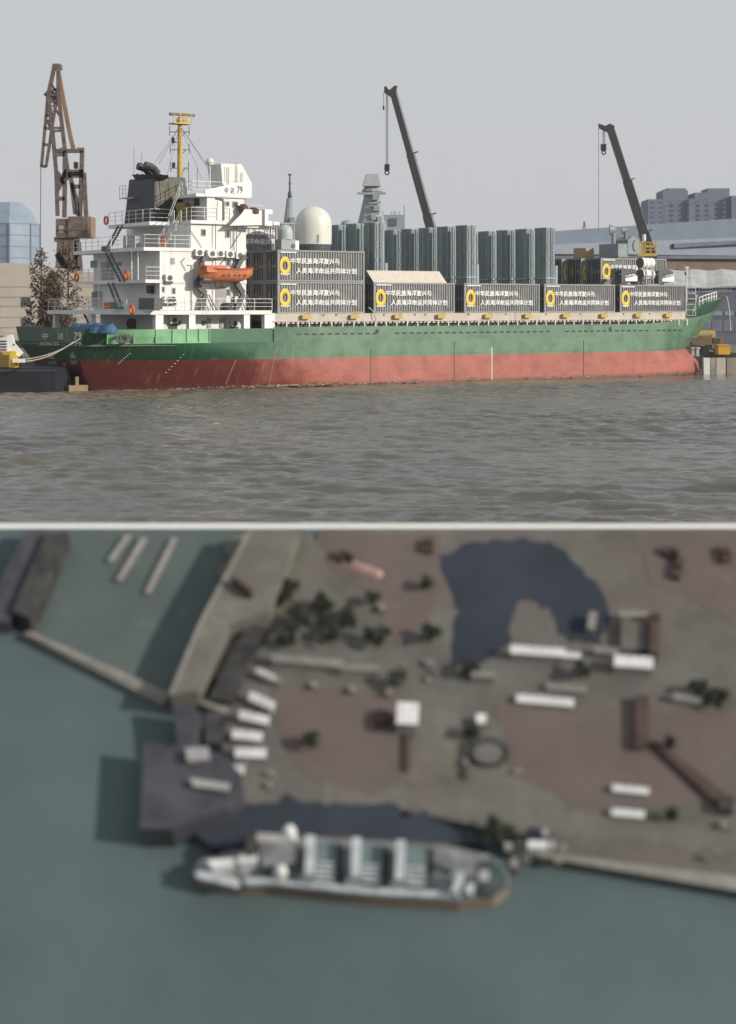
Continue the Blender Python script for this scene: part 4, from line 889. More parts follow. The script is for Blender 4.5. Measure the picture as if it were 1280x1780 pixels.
# naval masts behind the cargo
rt = thing('radar_tower', 'grey naval radar tower with a slab antenna on top behind the cargo', 'radar tower', None)
D = 205; s_ = D/F; C0 = W(648,0,D)
def ringloft(name, pr, mat, par, cx_, n=10, cy=D):      # (half width px, row)
    mb = MB(); vs = []
    for hw, py, off in pr:
        for k in range(n): q = 2*math.pi*(k+.5)/n; vs.append((W(cx_+off,0,D).x+hw*s_*math.cos(q), cy+hw*s_*.8*math.sin(q), W(0,py,D).z))
    mb.add(vs, [(i*n+k,i*n+(k+1)%n,(i+1)*n+(k+1)%n,(i+1)*n+k) for i in range(len(pr)-1) for k in range(n)]+[tuple(range((len(pr)-1)*n,len(pr)*n))]); return mb.build(name, mat, par)
ringloft('tower', [(27,600,0),(27,392,0),(24,384,0),(18,360,0),(15,342,1),(16,336,1),(19,332,1),(15,326,2)], M['navy_grey'], rt, 646)
ringloft('turntable', [(12,328,0),(14,326,0),(12,323,0)], M['navy_grey'], rt, 647, 14)
MB().extr([W(631,323,D-1.2),W(637,302,D-.2),W(657,302,D-.2),W(662,323,D-1.2)], (0,1.6,0)).build('antenna_slab', M['grey'], rt)
MB().extr([W(631,323,D-1.2),W(637,302,D-.2),W(637,302,D+1.6),W(631,323,D+1.6)], (-.06,0,0)).build('slab_side', M['steel'], rt)
for py, x0p, x1p in ((336,621,671),(352,640,662),(369,640,660)): MB().bar(W(x0p,py,D-1),W(x1p,py,D-1),.16,.3).build('yard', M['navy_grey'], rt)
for px0, px1, py0, py1 in ((648,658,338,347),(650,660,356,366),(646,654,372,382),(656,664,376,388)): wbox(MB(),px0,px1,py0,py1,D-1.5,1).build('equipment_box', M['grey'], rt)
wbox(MB(),662,704,373,460,D+1,6).build('deck_block', M['navy_grey'], rt); wbox(MB(),678,690,379,392,D+.85,.2).build('block_recess', M['dark_wall'], rt)
for px in (666,681,685,688,694,703): MB().bar(W(px,374,D+2),W(px,367 if px<700 else 356,D+2),.12).build('aerial', M['navy_grey'], rt)
sm = thing('signal_mast', 'slender grey naval mast with a stepped pole behind the radomes', 'mast', None)
ringloft('mast_base', [(12,600,0),(12,392,0),(9.5,383,0),(5.5,344,1)], M['navy_grey'], sm, 503)
ringloft('pole', [(3.2,344,0),(4.2,340,0),(3.4,335,0),(1.7,330,0),(1.6,322,0),(2.2,318,0),(1.4,314,0),(1.4,305,0),(3.4,304,0),(3.4,302,0)], M['steel'], sm, 504, 8)
MB().box(W(505,0,D).x,W(513,0,D).x,D-1,D+1,W(0,390,D).z,W(0,378,D).z).build('side_box', M['navy_grey'], sm)
tag(MB().lathe([(.9,0),(.9,.6),(.6,1.1),(.05,1.3)], W(604,386,198)-Vector((0,0,1)), 14).build('grey_dome', M['navy_grey'], None, True), 'small grey dome peeping over the aft canister row', 'dome')

# rusty level-luffing crane
cr = thing('harbour_crane', 'tall rusty harbour crane with folded jib behind the stern', 'crane', None); D = 232
def bars(name, segs, mat, wd, dz=(-1.1, 1.1), par=cr, D=D):
    mb = MB()
    for (a, b) in segs:
        for d in dz: mb.bar(W(*a, D+d), W(*b, D+d), wd, wd)
    return mb.build(name, mat, par, kind='stuff')
bars('main_jib', [((95,112),(84,165)),((84,165),(92,235)),((92,235),(98,300)),((98,300),(100,375)),((101,118),(102,165)),((102,165),(107,210)),((107,210),(114,270)),((114,270),(120,312))], M['rust'], .5)
bars('jib_lattice', [((87,142),(100,163)),((84,158),(102,154)),((83,165),(102,165)),((84,176),(103,176)),((88,222),(110,222)),((90,228),(111,226)),((92,182),(103,200))], M['rust'], .3)
bars('fore_jib', [((83,168),(72,290)),((97,180),(80,290)),((80,200),(92,202)),((77,222),(88,224)),((82,208),(88,222)),((76,250),(83,252)),((72,288),(80,290))], M['rust'], .38)
MB().bar(W(83,160,D),W(103,178,D),2.0,1.2).build('jib_head', M['rust'], cr)
wbox(MB(),92,104,110,118,D-1,2).build('tip_sheave', M['rust'], cr)
bars('luffing_tie', [((100,115),(106,150)),((106,150),(122,235)),((122,235),(128,260))], M['rust_lt'], .55, (0,))
bars('a_frame', [((113,262),(112,378)),((143,262),(139,378)),((98,262),(145,262)),((98,268),(113,268)),((112,298),(146,298)),((118,302),(143,302)),((113,306),(146,305)),((128,324),(140,324)),((120,300),(134,352)),((134,352),(136,375)),((100,300),(112,320)),((100,330),(113,300)),((100,345),(113,345)),((125,318),(131,372)),((146,300),(150,378))], M['rust'], .55)
bars('gantry_rail', [((134,257),(146,257)),((146,257),(146,262)),((140,257),(140,262)),((104,257),(112,257)),((112,257),(107,262))], M['rust'], .12)
wbox(MB(),128,134,281,292,D-.6,1.2).build('winch', M['rust'], cr)
wbox(MB(),118,152,376,412,D-2.5,5).build('machinery_house', M['rust'], cr); wbox(MB(),152,158,376,412,D-1.5,4).build('house_side', M['rust_lt'], cr)
wbox(MB(),97,118,380,413,D-2.3,4.6).build('counterweight', M['rust'], cr); wbox(MB(),100,156,398,400,D-2.6,.2).build('house_band', M['brownwall'], cr)
wbox(MB(),102,110,392,404,D-2.4,.2).build('cab_window', M['grey'], cr)
wbox(MB(),94,130,412,420,D-2,4).build('slew_ring', M['rust'], cr)
bars('tower_leg', [((106,420),(92,610)),((116,420),(110,610)),((128,420),(138,610)),((134,420),(148,610)),((98,470),(140,470)),((100,440),(136,500)),((134,440),(100,500))], M['rust'], .9, (-2,2))
tag_ = MB().tube(W(71,290,D),W(70,470,D),.05,n=5).build('hoist_rope', M['steel'], cr)

# mobile cranes
def mobile_crane(lab, D, foot, tip, wpx, hookx, hook0, hook1, head, platform=None):
    c = thing('mobile_crane', lab, 'mobile crane', None, 'mobile cranes with telescopic booms'); f, t = W(*foot, D), W(*tip, D); d = t-f; s_ = D/F
    g = f+(f-t).normalized()*((f.z-3.4)/(d.normalized().z)); secs = 4; base = g if g.z < f.z else f
    full = t-base
    for k in range(secs):
        a, b = base+full*(k/secs), base+full*((k+1)/secs); wd = lerp(wpx, wpx*.62, k/(secs-1))*s_
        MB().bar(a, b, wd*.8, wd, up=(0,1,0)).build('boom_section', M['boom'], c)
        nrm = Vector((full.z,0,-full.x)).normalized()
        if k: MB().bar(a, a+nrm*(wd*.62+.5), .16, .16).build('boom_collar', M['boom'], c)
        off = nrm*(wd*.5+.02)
        MB().bar(a+off*1.02, b+off*1.02, wd*.55, .08, up=(1,0,0)).build('lit_strip', M['boom_side'], c)  # paler strip paints the sunlit side of the boom
    h = [W(*p, D) for p in head]; MB().extr([p-Vector((0,.5,0)) for p in h], (0,1.0,0)).build('boom_head', M['boom'], c)
    for dx in (-1.5, 0, 1.5): MB().tube(W(hookx+dx,hook0,D), W(hookx+dx,hook1,D), .03, n=4).build('hoist_rope', M['steel'], c)
    wbox(MB(),hookx-4.5,hookx+4.5,hook1,hook1+11,D-.3,.6).build('hook_block', M['black'], c); MB().torus(W(hookx,hook1+15,D), .25, .08, (0,1,0)).build('hook', M['black'], c)
    b = base; MB().box(b.x-3, b.x+5, D-1.3, D+1.3, 2.9, 4.2).build('turntable', M['yellow'], c); MB().box(b.x-6, b.x+6, D-1.4, D+1.4, 2.5, 2.9).build('carrier', M['yellow'], c)
    for x in (-5,-3,2.5,4.5):
        for y in (-1.3,1.3): MB().tube((b.x+x,D+y-.2,2.6),(b.x+x,D+y+.2,2.6),.6,n=14).build('wheel', M['black'], c)
    return c
c1 = mobile_crane('tall dark telescopic crane boom rising behind the middle canister row', 208, (747,392), (683,160), 21, 673, 162, 285, [(668,151),(671,150),(677,157),(686,149),(691,150),(688,164),(680,168),(668,160)])
MB().tube(W(667,160,208),W(667,184,208),.03,n=4).build('auxiliary_rope', M['steel'], c1); wbox(MB(),665.4,668.6,184,190,207.8,.4).build('auxiliary_hook', M['black'], c1)
c2 = mobile_crane('shorter dark telescopic crane boom behind the turret near the bow', 226, (1130,440), (1061,224), 21, 1050, 222, 250, [(1041,215),(1046,217),(1052,219),(1060,215),(1068,219),(1066,228),(1058,230),(1042,222)])
MB().tube(W(1041,222,226),W(1041,400,226),.03,n=4).build('auxiliary_rope', M['steel'], c2)
mb = MB(); railing(mb, [W(1112,441,222),W(1141,441,222)], 1.5, .7, .09); wbox(mb,1117,1123,418,442,222,.6); wbox(mb,1124,1140,426,430,222,.5); wbox(mb,1110,1142,440,445,221.5,2); mb.build('service_platform', M['yellow'], c2)
MB().tube(W(1120,418,222.3),W(1120,407,222.3),.25).build('exhaust', M['rail'], c2)

# trees by the warehouse
def bare_tree(lab, px, pbase, ptop, D, sd, leafy):
    r = random.Random(sd); t = thing('street_tree', lab, 'tree', None, 'trees behind the stern'); b = W(px,pbase,D); top = W(px,ptop,D); hgt = top.z-2
    tr = MB(); lv = MB(); base = Vector((b.x, D, 2)); tr.tube(base, Vector((b.x+.1,D,2+hgt)), .17, .03, 7)
    def leaf(p, n, sp):
        for _ in range(n):
            q = p+Vector((r.gauss(0,sp),r.gauss(0,sp),r.gauss(0,sp))); a = Vector((r.uniform(-1,1),r.uniform(-1,1),r.uniform(-1,1))).normalized()*r.uniform(.1,.24); c = a.orthogonal().normalized()*r.uniform(.08,.2)
            lv.add([q-a,q+c,q+a,q-c], [(0,1,2,3)])
    def branch(p, d, L, rad, dep):
        e = p+d*L; tr.tube(p, e, rad, rad*.55, 4)
        if dep >= 3: leaf(e, leafy, .28); return
        for _ in range(3): nd = (d+Vector((r.uniform(-.7,.7),r.uniform(-.7,.7),r.uniform(-.2,.6)))).normalized(); branch(p.lerp(e, r.uniform(.45,1)), nd, L*r.uniform(.5,.72), rad*.6, dep+1)
    for k in range(34):
        u = .16+.82*k/34; a = r.uniform(0,6.28); z = 2+hgt*u; L = lerp(2.9,.5,u)*r.uniform(.7,1.15); branch(Vector((b.x,D,z)), Vector((math.cos(a),math.sin(a),.35)).normalized(), L*.62, .06, 1)
    tr.build('trunk', M['bark'], t); lv.build('crown', M['leaf'], t); return t
bare_tree('bare winter tree with a pointed top before the cream warehouse wall', 71, 600, 432, 205, 4, 2)
bare_tree('leafier brown tree between the warehouse and the ship stern', 90, 600, 478, 203, 9, 14)
bare_tree('bare tree seen through the stern railings beside the crane leg', 118, 600, 425, 206, 12, 2)

# ------------------------------------------------------------------ the relief of the harbour seen from above: a sloping block in the foreground
TAU = R(38); DT = 21.0
P0 = Vector((0, DT, H-(915-HZ)/F*DT)); RX = Matrix.Rotation(TAU, 4, 'X'); NRM = RX.to_3x3() @ Vector((0,0,1))
BOARD = Matrix.Translation(P0) @ RX; BINV = BOARD.inverted(); EYE = Vector((0,0,H))
def B(px, py, w=0.0):                                    # point of the relief at height w
    d = Vector(((px-640)/F, 1, -(py-HZ)/F)); t = NRM.dot(P0+NRM*w-EYE)/NRM.dot(d); return BINV @ (EYE+d*t)
bxy = lambda px, py, w=0.0: tuple(B(px, py, w)[:2])
def brd(px, py, w=0.0, rz=0): u, v = bxy(px, py, w); return BOARD @ Matrix.Translation((u, v, w)) @ Matrix.Rotation(rz, 4, 'Z')
def plate(name, pts, w0, w1, mat, **kw):
    o = MB().prism([bxy(x, y, w1) for x, y in pts], w0, w1).build(name, mat, None, **kw); o.matrix_basis = BOARD; return o
bm = lambda name, c, v=.16, sc_=1.2, **k: new_mat(name, c, .9, v, sc_, spec=.15, **k)
A = {}
def mottle(m, c, s1=.7, f=.75, s2=9.0):
    t = m.node_tree; b = t.nodes['Principled BSDF']; src = b.inputs['Base Color'].links[0].from_socket; tc = t.nodes.new('ShaderNodeTexCoord')
    for sc_, col, lo, hi, fm in ((s1, c, .42, .62, f), (s2, tuple(x*.55 for x in c), .56, .72, .55), (s2*.45, tuple(min(1,x*1.9) for x in c), .60, .75, .4)):
        n = t.nodes.new('ShaderNodeTexNoise'); n.inputs['Scale'].default_value = sc_; n.inputs['Detail'].default_value = 8; n.inputs['Roughness'].default_value = .68; n.inputs['Distortion'].default_value = .6
        t.links.new(tc.outputs['Object'], n.inputs[0]); r_ = t.nodes.new('ShaderNodeMapRange'); r_.inputs['From Min'].default_value = lo; r_.inputs['From Max'].default_value = hi; r_.inputs['To Max'].default_value = fm
        t.links.new(n.outputs[0], r_.inputs['Value']); mx = t.nodes.new('ShaderNodeMix'); mx.data_type = 'RGBA'; t.links.new(r_.outputs[0], mx.inputs['Factor']); t.links.new(src, mx.inputs['A']); mx.inputs['B'].default_value = (*col, 1); src = mx.outputs['Result']
    t.links.new(src, b.inputs['Base Color'])
def wob(pts, amp=5, seed=1):
    r_ = random.Random(seed); out = []
    for (x0, y0), (x1, y1) in zip(pts, pts[1:]+pts[:1]):
        n = max(1, int(math.hypot(x1-x0, y1-y0)/14)); 
        for k in range(n): out.append((lerp(x0,x1,k/n)+r_.gauss(0,amp), lerp(y0,y1,k/n)+r_.gauss(0,amp)))
    return out
A['water'] = bm('relief water', (.082,.116,.122), .13, .4)
A['basin'] = bm('basin water', (.084,.112,.110), .14, .5)
A['dark'] = bm('shadow navy and truck', (.032,.040,.054), .2, .8)  # navy that paints the shadow areas, also a dark truck box
A['land'] = bm('relief ground', (.120,.121,.109), .20, 1.6)
A['land2'] = bm('relief olive ground', (.142,.138,.120), .16, 1.6)
A['brown'] = bm('relief red earth', (.126,.099,.091), .10, 1.3)
A['pale'] = bm('relief concrete', (.23,.225,.205), .18, 3)
A['white'] = bm('relief white roof', (.60,.61,.62), .15, 5)
A['wall'] = bm('relief shed wall', (.30,.30,.30), .1, 3)
A['pier'] = bm('pier roof', (.15,.143,.125), .22, 2.2)
A['mauve'] = bm('platform deck', (.058,.06,.072), .3, 2.5)
A['darkobj'] = bm('dark plant', (.05,.05,.05), .4, 4)
A['brownobj'] = bm('brown steel', (.075,.055,.05), .2, 3)
A['tree'] = bm('relief foliage', (.050,.055,.045), .4, 5)
A['lip'] = bm('pale kerb', (.85,.85,.84), .02, 3)
mottle(A['land'], (.118,.098,.092), .8, .7); mottle(A['land2'], (.12,.105,.098), 1.1); mottle(A['brown'], (.118,.105,.097), .9, .5); mottle(A['pier'], (.11,.10,.095), 1.2, .6); mottle(A['mauve'], (.07,.075,.09), 1.5, .6); mottle(A['basin'], (.10,.115,.11), .9, .5); mottle(A['pale'], (.16,.155,.14), 3, .5)
L, Rr = -700, 1980
pts = [bxy(L,919), bxy(Rr,919), bxy(Rr,1850), bxy(L,1850)]
o = MB().prism(pts, -.25, 0).build('harbour_water', A['water'], kind='structure'); o.matrix_basis = BOARD
o = MB().prism([bxy(L,912.5), bxy(Rr,912.5), bxy(Rr,918.6), bxy(L,918.6)], -.25, .012).build('kerb', A['lip'], kind='structure'); o.matrix_basis = BOARD
mb = MB(); c = [BOARD @ Vector((*p, -.255)) for p in [bxy(L,912.5), bxy(Rr,912.5), bxy(Rr,1850), bxy(L,1850)]]
mb.add(c+[Vector((p.x,p.y,-.6)) for p in c], [(0,3,2,1),(4,5,6,7),(0,1,5,4),(1,2,6,5),(2,3,7,6),(3,0,4,7)]); mb.build('slope_base', M['conc'], kind='structure')
# ground
HL = .12
plate('quay_land', [(1980,1668),(1275,1536),(1100,1516),(940,1494),(884,1478),(850,1440),(700,1408),(560,1400),(420,1398),(380,1370),(395,1225),(470,1095),(560,919),(1980,919)], -.05, HL, A['land'], kind='structure')
plate('dock_basin', [(110,919),(440,919),(300,1212),(55,1098)], .0, .006, A['basin'], kind='structure')
for i, pts in enumerate(([(468,1188),(560,1192),(690,1208),(700,1345),(650,1388),(560,1360),(500,1320),(488,1270)], [(560,925),(765,925),(770,1010),(740,1090),(690,1120),(640,1030),(585,1000)],
                         [(850,1226),(930,1224),(1290,1236),(1288,1400),(1200,1396),(1000,1402),(890,1345),(880,1270)], [(1100,925),(1290,925),(1290,1100),(1200,1040),(1130,1010)])):
    plate('red_earth_yard', wob(pts, 2.5, i), HL-.01, HL+.005, A['brown'], kind='structure')
plate('quay_road', wob([(560,1395),(700,1402),(880,1440),(1290,1480),(1290,1440),(900,1405),(700,1372),(560,1360)], 4, 4), HL-.01, HL+.004, A['land2'], kind='structure')
plate('olive_yard', wob([(400,930),(540,925),(600,1060),(470,1090),(400,1180),(330,1190)], 5, 3), HL-.01, HL+.003, A['land2'], kind='structure')
plate('olive_yard', wob([(700,1200),(800,1200),(815,1340),(705,1360)], 5, 8), HL-.01, HL+.0045, A['land2'], kind='structure')
plate('quay_edge', [(884,1479),(1980,1669),(1980,1650),(1275,1522),(1100,1502),(940,1480)], HL-.02, HL+.03, A['pale'], kind='structure')
plate('shadow_patch', wob([(765,965),(800,945),(930,936),(985,955),(1040,1020),(1062,1050),(1050,1120),(990,1118),(955,1062),(930,1045),(900,1048),(888,1120),(830,1150),(785,1165),(790,1060)], 4, 9), HL-.01, HL+.006, A['dark'], kind='structure')  # dark patch painted where a building's shadow lies
def bthing(name, label, cat, parts, group=None):
    """parts: (part name, outline in photo pixels at its top, w0, w1, material)"""
    t = thing(name, label, cat, BOARD, group)
    for nm, pts, w0, w1, mt in parts: MB().prism([bxy(x, y, w1) for x, y in pts], w0, w1).build(nm, A[mt], t)
    return t
def rect(cx_, cy_, l, wd, ang=0):
    c_, s_ = math.cos(R(ang)), math.sin(R(ang)); return [(cx_+x*c_-y*s_, cy_+x*s_+y*c_) for x, y in ((-l/2,-wd/2),(l/2,-wd/2),(l/2,wd/2),(-l/2,wd/2))]
def bshed(name, label, cat, cx_, cy_, l, wd, ang, h, roof='white', group=None, extra=True):
    t = thing(name, label, cat, BOARD, group); r = rect(cx_,cy_,l,wd,ang)
    MB().prism([bxy(x, y, HL+h) for x, y in rect(cx_,cy_,l*.96,wd*.9,ang)], HL, HL+h-.004).build('wall', A['wall'], t)
    a, b, c, d = [Vector((*bxy(x, y, HL+h), HL+h)) for x, y in r]; up = Vector((0,0,min(.03, h*.3))); m1, m2 = (a+d)/2+up, (b+c)/2+up
    MB().add([a,b,c,d,m1,m2]+[p-Vector((0,0,.008)) for p in (a,b,c,d)], [(0,1,5,4),(4,5,2,3),(0,4,3),(1,2,5),(6,9,8,7),(0,6,7,1),(2,8,9,3),(1,7,8,2),(3,9,6,0)]).build('roof', A[roof], t)
    if extra:
        k = max(2, int(l/14)); mb = MB()
        for i in range(k): p = a.lerp(b, (i+.5)/k).lerp(d.lerp(c, (i+.5)/k), .3)+up*.62; mb.box(p.x-.012,p.x+.012,p.y-.008,p.y+.008,p.z,p.z+.012)
        mb.build('roof_vent', A['pale'], t)
    return t
bthing('long_pier', 'long grey pier slab running up between the dock basin and the yard', 'pier', [('deck',[(440,919),(480,919),(520,919),(470,1062),(398,1085),(345,1200),(300,1207),(352,1085)],0,.38,'pier'),('parapet',[(433,919),(440,919),(352,1085),(300,1207),(294,1205),(345,1083)],.0,.39,'pale')])
bthing('dark_pier', 'narrow dark pier along the edge of the dock basin at the corner of the harbour', 'pier', [('deck',[(45,919),(88,919),(40,1020),(15,1080),(-20,1080),(0,1010)],0,.22,'mauve'),('shadow_band',[(82,925),(118,925),(66,1050),(52,1074),(22,1062),(40,1020)],0,.30,'darkobj')])  # second part: dark raised band painting the building shadow beside the pier
bthing('dock_gate', 'long pale dock gate closing the basin against the open water', 'dock gate', [('caisson',[(40,1102),(52,1096),(295,1205),(290,1219),(280,1221)],-.05,.10,'pale'),('walkway',[(46,1103),(52,1099),(290,1208),(286,1214)],.1,.115,'white' if 0 else 'pale')])
bthing('dock_gate', 'short pale dock gate at the foot of the long pier', 'dock gate', [('caisson',[(305,1203),(325,1200),(398,1230),(388,1240)],0,.16,'pale')])
for (a, b, lab) in (((250,935),(205,1008),'pale slipway beam in the basin, the one closer to the dark pier'),((303,935),(255,1030),'pale slipway beam in the basin, the one closer to the long pier'),((222,930),(190,975),'short pale slipway beam nearest the dark pier')):
    bthing('slipway_beam', lab, 'slipway', [('beam',[(a[0]-6,a[1]),(a[0]+6,a[1]),(b[0]+5,b[1]),(b[0]-5,b[1])],-.02,.05,'pale'),('rail',[(a[0]-2,a[1]),(a[0]+2,a[1]),(b[0]+1,b[1]),(b[0]-1,b[1])],.05,.06,'wall')], 'slipway beams')
bthing('mooring_platform', 'tall mauve grey platform standing in the water beside the white cabins', 'platform', [('deck',[(250,1290),(300,1296),(385,1310),(420,1345),(425,1385),(400,1405),(300,1440),(243,1440)],-.1,.33,'mauve'),('block',[(300,1222),(318,1222),(352,1240),(345,1300),(310,1300)],0,.32,'mauve'),('block',[(322,1300),(362,1298),(366,1318),(326,1322)],.36,.42,'wall'),('ramp',[(330,1352),(400,1362),(396,1374),(336,1366)],.36,.40,'wall')])
bthing('shadow_block', 'long dark block painting the shadow between the long pier and the cabins', 'shed', [('wall',[(432,1086),(458,1092),(404,1218),(368,1210)],0,.22,'darkobj'),('roof',[(430,1083),(462,1090),(405,1222),(364,1213)],.22,.235,'darkobj')])  # dark block stands in for the shadow in this gap
bthing('dark_shadow_slab', 'dark slab painting the shadow between the moored freighter and the quay', 'shadow_slab', [('deck',wob([(400,1418),(470,1396),(560,1392),(660,1402),(740,1416),(800,1436),(846,1470),(780,1468),(520,1450),(430,1470),(360,1484),(340,1440)], 5, 2),-.05,.13,'dark'),('fender',[(470,1452),(520,1448),(780,1464),(780,1470),(520,1454)],.0,.15,'darkobj')])  # dark slab added as the freighter's shadow band along the quay
bthing('dark_hut', 'black roofed hut between the platform and the short dock gate', 'hut', [('wall',[(360,1240),(388,1240),(386,1290),(358,1290)],0,.28,'darkobj'),('roof',[(358,1238),(390,1238),(388,1292),(356,1292)],.28,.3,'darkobj')])
cab = 'white roofed cabins stepping down the yard edge'
for i, (x, y, l, wd, an, lab) in enumerate(((462,1172,34,9,25,'small pale cabin at the top end of the stepped row of white cabins'),(455,1218,46,15,24,'white cabin second from the top of the stepped row'),(442,1247,52,15,12,'white cabin in the middle of the stepped row, tilted slightly'),(430,1278,52,16,6,'white cabin level with the black roofed hut'),(436,1308,54,17,2,'broad white cabin just above the lowest one'),(402,1338,46,16,0,'lowest white cabin in the stepped row by the platform'))):
    bshed('yard_cabin', lab, 'cabin', x, y, l, wd, an, .10, group=cab)
bshed('white_hut', 'bright square white hut alone on the brown yard', 'hut', 709, 1240, 38, 38, 4, .22)
gl = 'white roofed sheds across the yards'
for x, y, l, wd, an, h, rf, lab in ((535,1148,125,13,5,.12,'pale','long pale shed along the top of the brown yard'),(625,1160,70,11,2,.1,'pale','pale shed continuing the row towards the shadow patch'),(935,1131,95,15,4,.14,'white','long white shed on the edge of the dark shadow patch'),(985,1138,50,10,2,.1,'white','thin white shed beside the longest pond shed'),(1102,1150,68,20,4,.16,'white','brightest white shed next to the dark upright bar'),(1055,1130,44,12,6,.1,'pale','pale shed between the two white pond sheds'),
                              (948,1217,100,14,5,.06,'white','long pinkish white trailer shed on the edge of the red yard'),(1195,1213,52,12,8,.08,'pale','pale shed at the upper edge of the red yard'),(1097,1372,64,12,6,.06,'white','upper of two short white sheds near the quay road'),(1092,1413,58,13,5,.06,'white','lower of two short white sheds near the quay road'),(840,1172,42,12,4,.1,'pale','pale shed at the tip of the pond'),(860,1062,14,30,10,.12,'pale','small upright pale hut in the pond bay') ,(985,1195,70,12,5,.05,'pale','dull grey shed above the pinkish trailer shed')):
    if lab.startswith('small upright'): x, y = 1030, 1078
    bshed('yard_shed', lab, 'shed', x, y, l, wd, an, h, rf, gl)
bthing('jib_crane', 'brown tower crane with its boom shadow built as a bar over the red yard', 'crane', [('tower',[(1104,1208),(1128,1208),(1128,1292),(1106,1298)],HL,HL+.10,'brownobj'),('boom_shadow',[(1132,1288),(1146,1288),(1262,1380),(1272,1402),(1256,1404),(1236,1386)],HL,HL+.07,'brownobj'),('counterweight',[(1250,1384),(1276,1384),(1276,1406),(1252,1406)],HL,HL+.12,'darkobj')])  # the diagonal bar is the crane boom's shadow built as a solid
bthing('chimney_stack', 'dark upright stack beside the brightest white shed', 'stack', [('shaft',rect(1138,1100,16,68,2),HL,.3,'brownobj'),('cap',rect(1139,1068,20,8,2),HL,.34,'brownobj')])
bthing('site_shack', 'grey shack below the dark stack by the white sheds', 'shack', [('wall',[(1080,1075),(1125,1075),(1125,1130),(1080,1130)],HL,.22,'land'),('roof',[(1078,1062),(1128,1062),(1128,1072),(1078,1072)],.22,.24,'pale')])
bthing('pipe_run', 'thin brown pipe lying straight down from the square white hut', 'pipe', [('pipe',[(706,1268),(716,1268),(712,1338),(704,1338)],HL,HL+.05,'brownobj')])
bthing('pipe_run', 'dark pipe crossing the yard on the pier side near a brown patch', 'pipe', [('pipe',[(402,1003),(408,1000),(440,1024),(436,1030)],HL,.5,'brownobj')])
bthing('drain_channel', 'dark strip by the red roofed pump house', 'channel', [('kerb',[(806,1290),(814,1290),(812,1352),(804,1352)],HL,HL+.04,'darkobj')])
ph = bthing('pump_house', 'tiny pink capped pump house at the corner of the red yard', 'hut', [('wall',rect(837,1250,14,14),HL,.2,'wall'),('roof',rect(837,1249,17,16),.2,.23,'white')])
bthing('round_tank', 'low ring tank with a dark rim beside the pump house', 'tank', [('rim',[(850+34*math.cos(R(20*k)),1305+24*math.sin(R(20*k))) for k in range(18)],HL,.18,'darkobj'),('cover',[(848+25*math.cos(R(20*k)),1310+17*math.sin(R(20*k))) for k in range(18)],.18,.19,'land')])
for x, y, l, wd, an, lab in ((1168,958,30,12,25,'dark lying machine at the top of the red earth corner'),(1180,985,14,34,15,'dark upright machine below the lying one in the corner'),(1262,960,16,26,-20,'dark machine at the very corner of the red earth'),(600,965,30,14,20,'dark excavator by the pink heap'),(745,945,16,22,0,'dark machine near the pond top'),(665,1245,26,22,10,'brown stack in the shade beside the square white hut')):
    bthing('yard_machine', lab, 'machine', [('body',rect(x,y,l,wd,an),HL,.2,'brownobj'),('arm',rect(x+l*.3,y-wd*.1,l*.5,5,an+30),.2,.24,'brownobj')], 'dark machines in the yards')
ht = MB(); rb = random.Random(5)
for k in range(9): x, y = 600+k*7, 978+k*2.5; u, v = bxy(x, y, HL); ht.lathe([(.001,.06),(.05,.03),(.08,0)], (u, v, HL), 8)
o = ht.build('rubble_heap', bm('pink rubble', (.33,.22,.2), .15, 4)); tag(o, 'long heap of pink rubble beside the dark excavator', 'heap'); o.matrix_basis = BOARD
hd = MB()
# planting and scrub
def btree(label, px, py, rad, hgt, sd, mat='tree'):
    r = random.Random(sd); u, v = bxy(px, py, HL+hgt*.6); t = thing('shrub_tree', label, 'tree', BOARD @ Matrix.Translation((u, v, HL)), 'dark trees in the yards')
    MB().tube((0,0,-.01),(0,0,hgt*.6),.022,.012,6).build('trunk', A['brownobj'], t); c = MB()
    for k in range(170):
        d = Vector((r.gauss(0,1),r.gauss(0,1),r.gauss(0,.7))).normalized(); q = d*rad*r.uniform(.35,1.05)*(.8+.3*math.sin(3*math.atan2(d.y,d.x)+sd)); q.z = q.z*.6+hgt*.65
        a = Vector((r.uniform(-1,1),r.uniform(-1,1),r.uniform(-.5,.5))).normalized()*r.uniform(.025,.055); b = a.orthogonal().normalized()*r.uniform(.02,.045); c.add([q-a,q+b,q+a,q-b],[(0,1,2,3)])
    c.build('crown', A[mat], t); return t
for i, (x, y, rd, lab) in enumerate(((482,1040,.13,'dark tree nearest the long pier'),(520,1075,.17,'wide dark tree behind the long pale shed'),(560,1052,.15,'dark tree in the middle of the clump'),(600,1075,.16,'dark tree on the shed side of the clump'),(575,1100,.12,'low dark shrub right behind the long pale shed'),(655,1105,.14,'reddish dark tree at the edge of the clump'),(648,1038,.07,'little dark bush apart from the clump'),(748,1100,.12,'lone dark tree beside the pond'),(742,1012,.07,'small bush near the pond edge'),(820,1270,.08,'small bush beside the pump house'),(500,1110,.1,'shrub at the end of the long pale shed'),
                                 (1215,1195,.11,'dark tree above the red yard'),(1250,1210,.12,'dark tree at the far corner of the red yard'),(1165,1290,.05,'tiny bush by the crane tower'),(860,1440,.13,'dark tree at the ship bow on the quay'),(885,1455,.10,'second dark tree by the quay truck'),(1168,1415,.05,'tiny bush by the quay road'),(540,1285,.09,'dark shrub at the lower edge of the brown yard'),(690,1180,.10,'dark tree between the pale shed and the square hut'),(505,1020,.10,'dark tree at the top of the clump'),(815,1160,.1,'dark tree beside the pond tip shed'),(1010,1165,.1,'dark tree below the pond sheds'))):
    btree(lab, x, y, rd, .16+rd*.5, i+1)
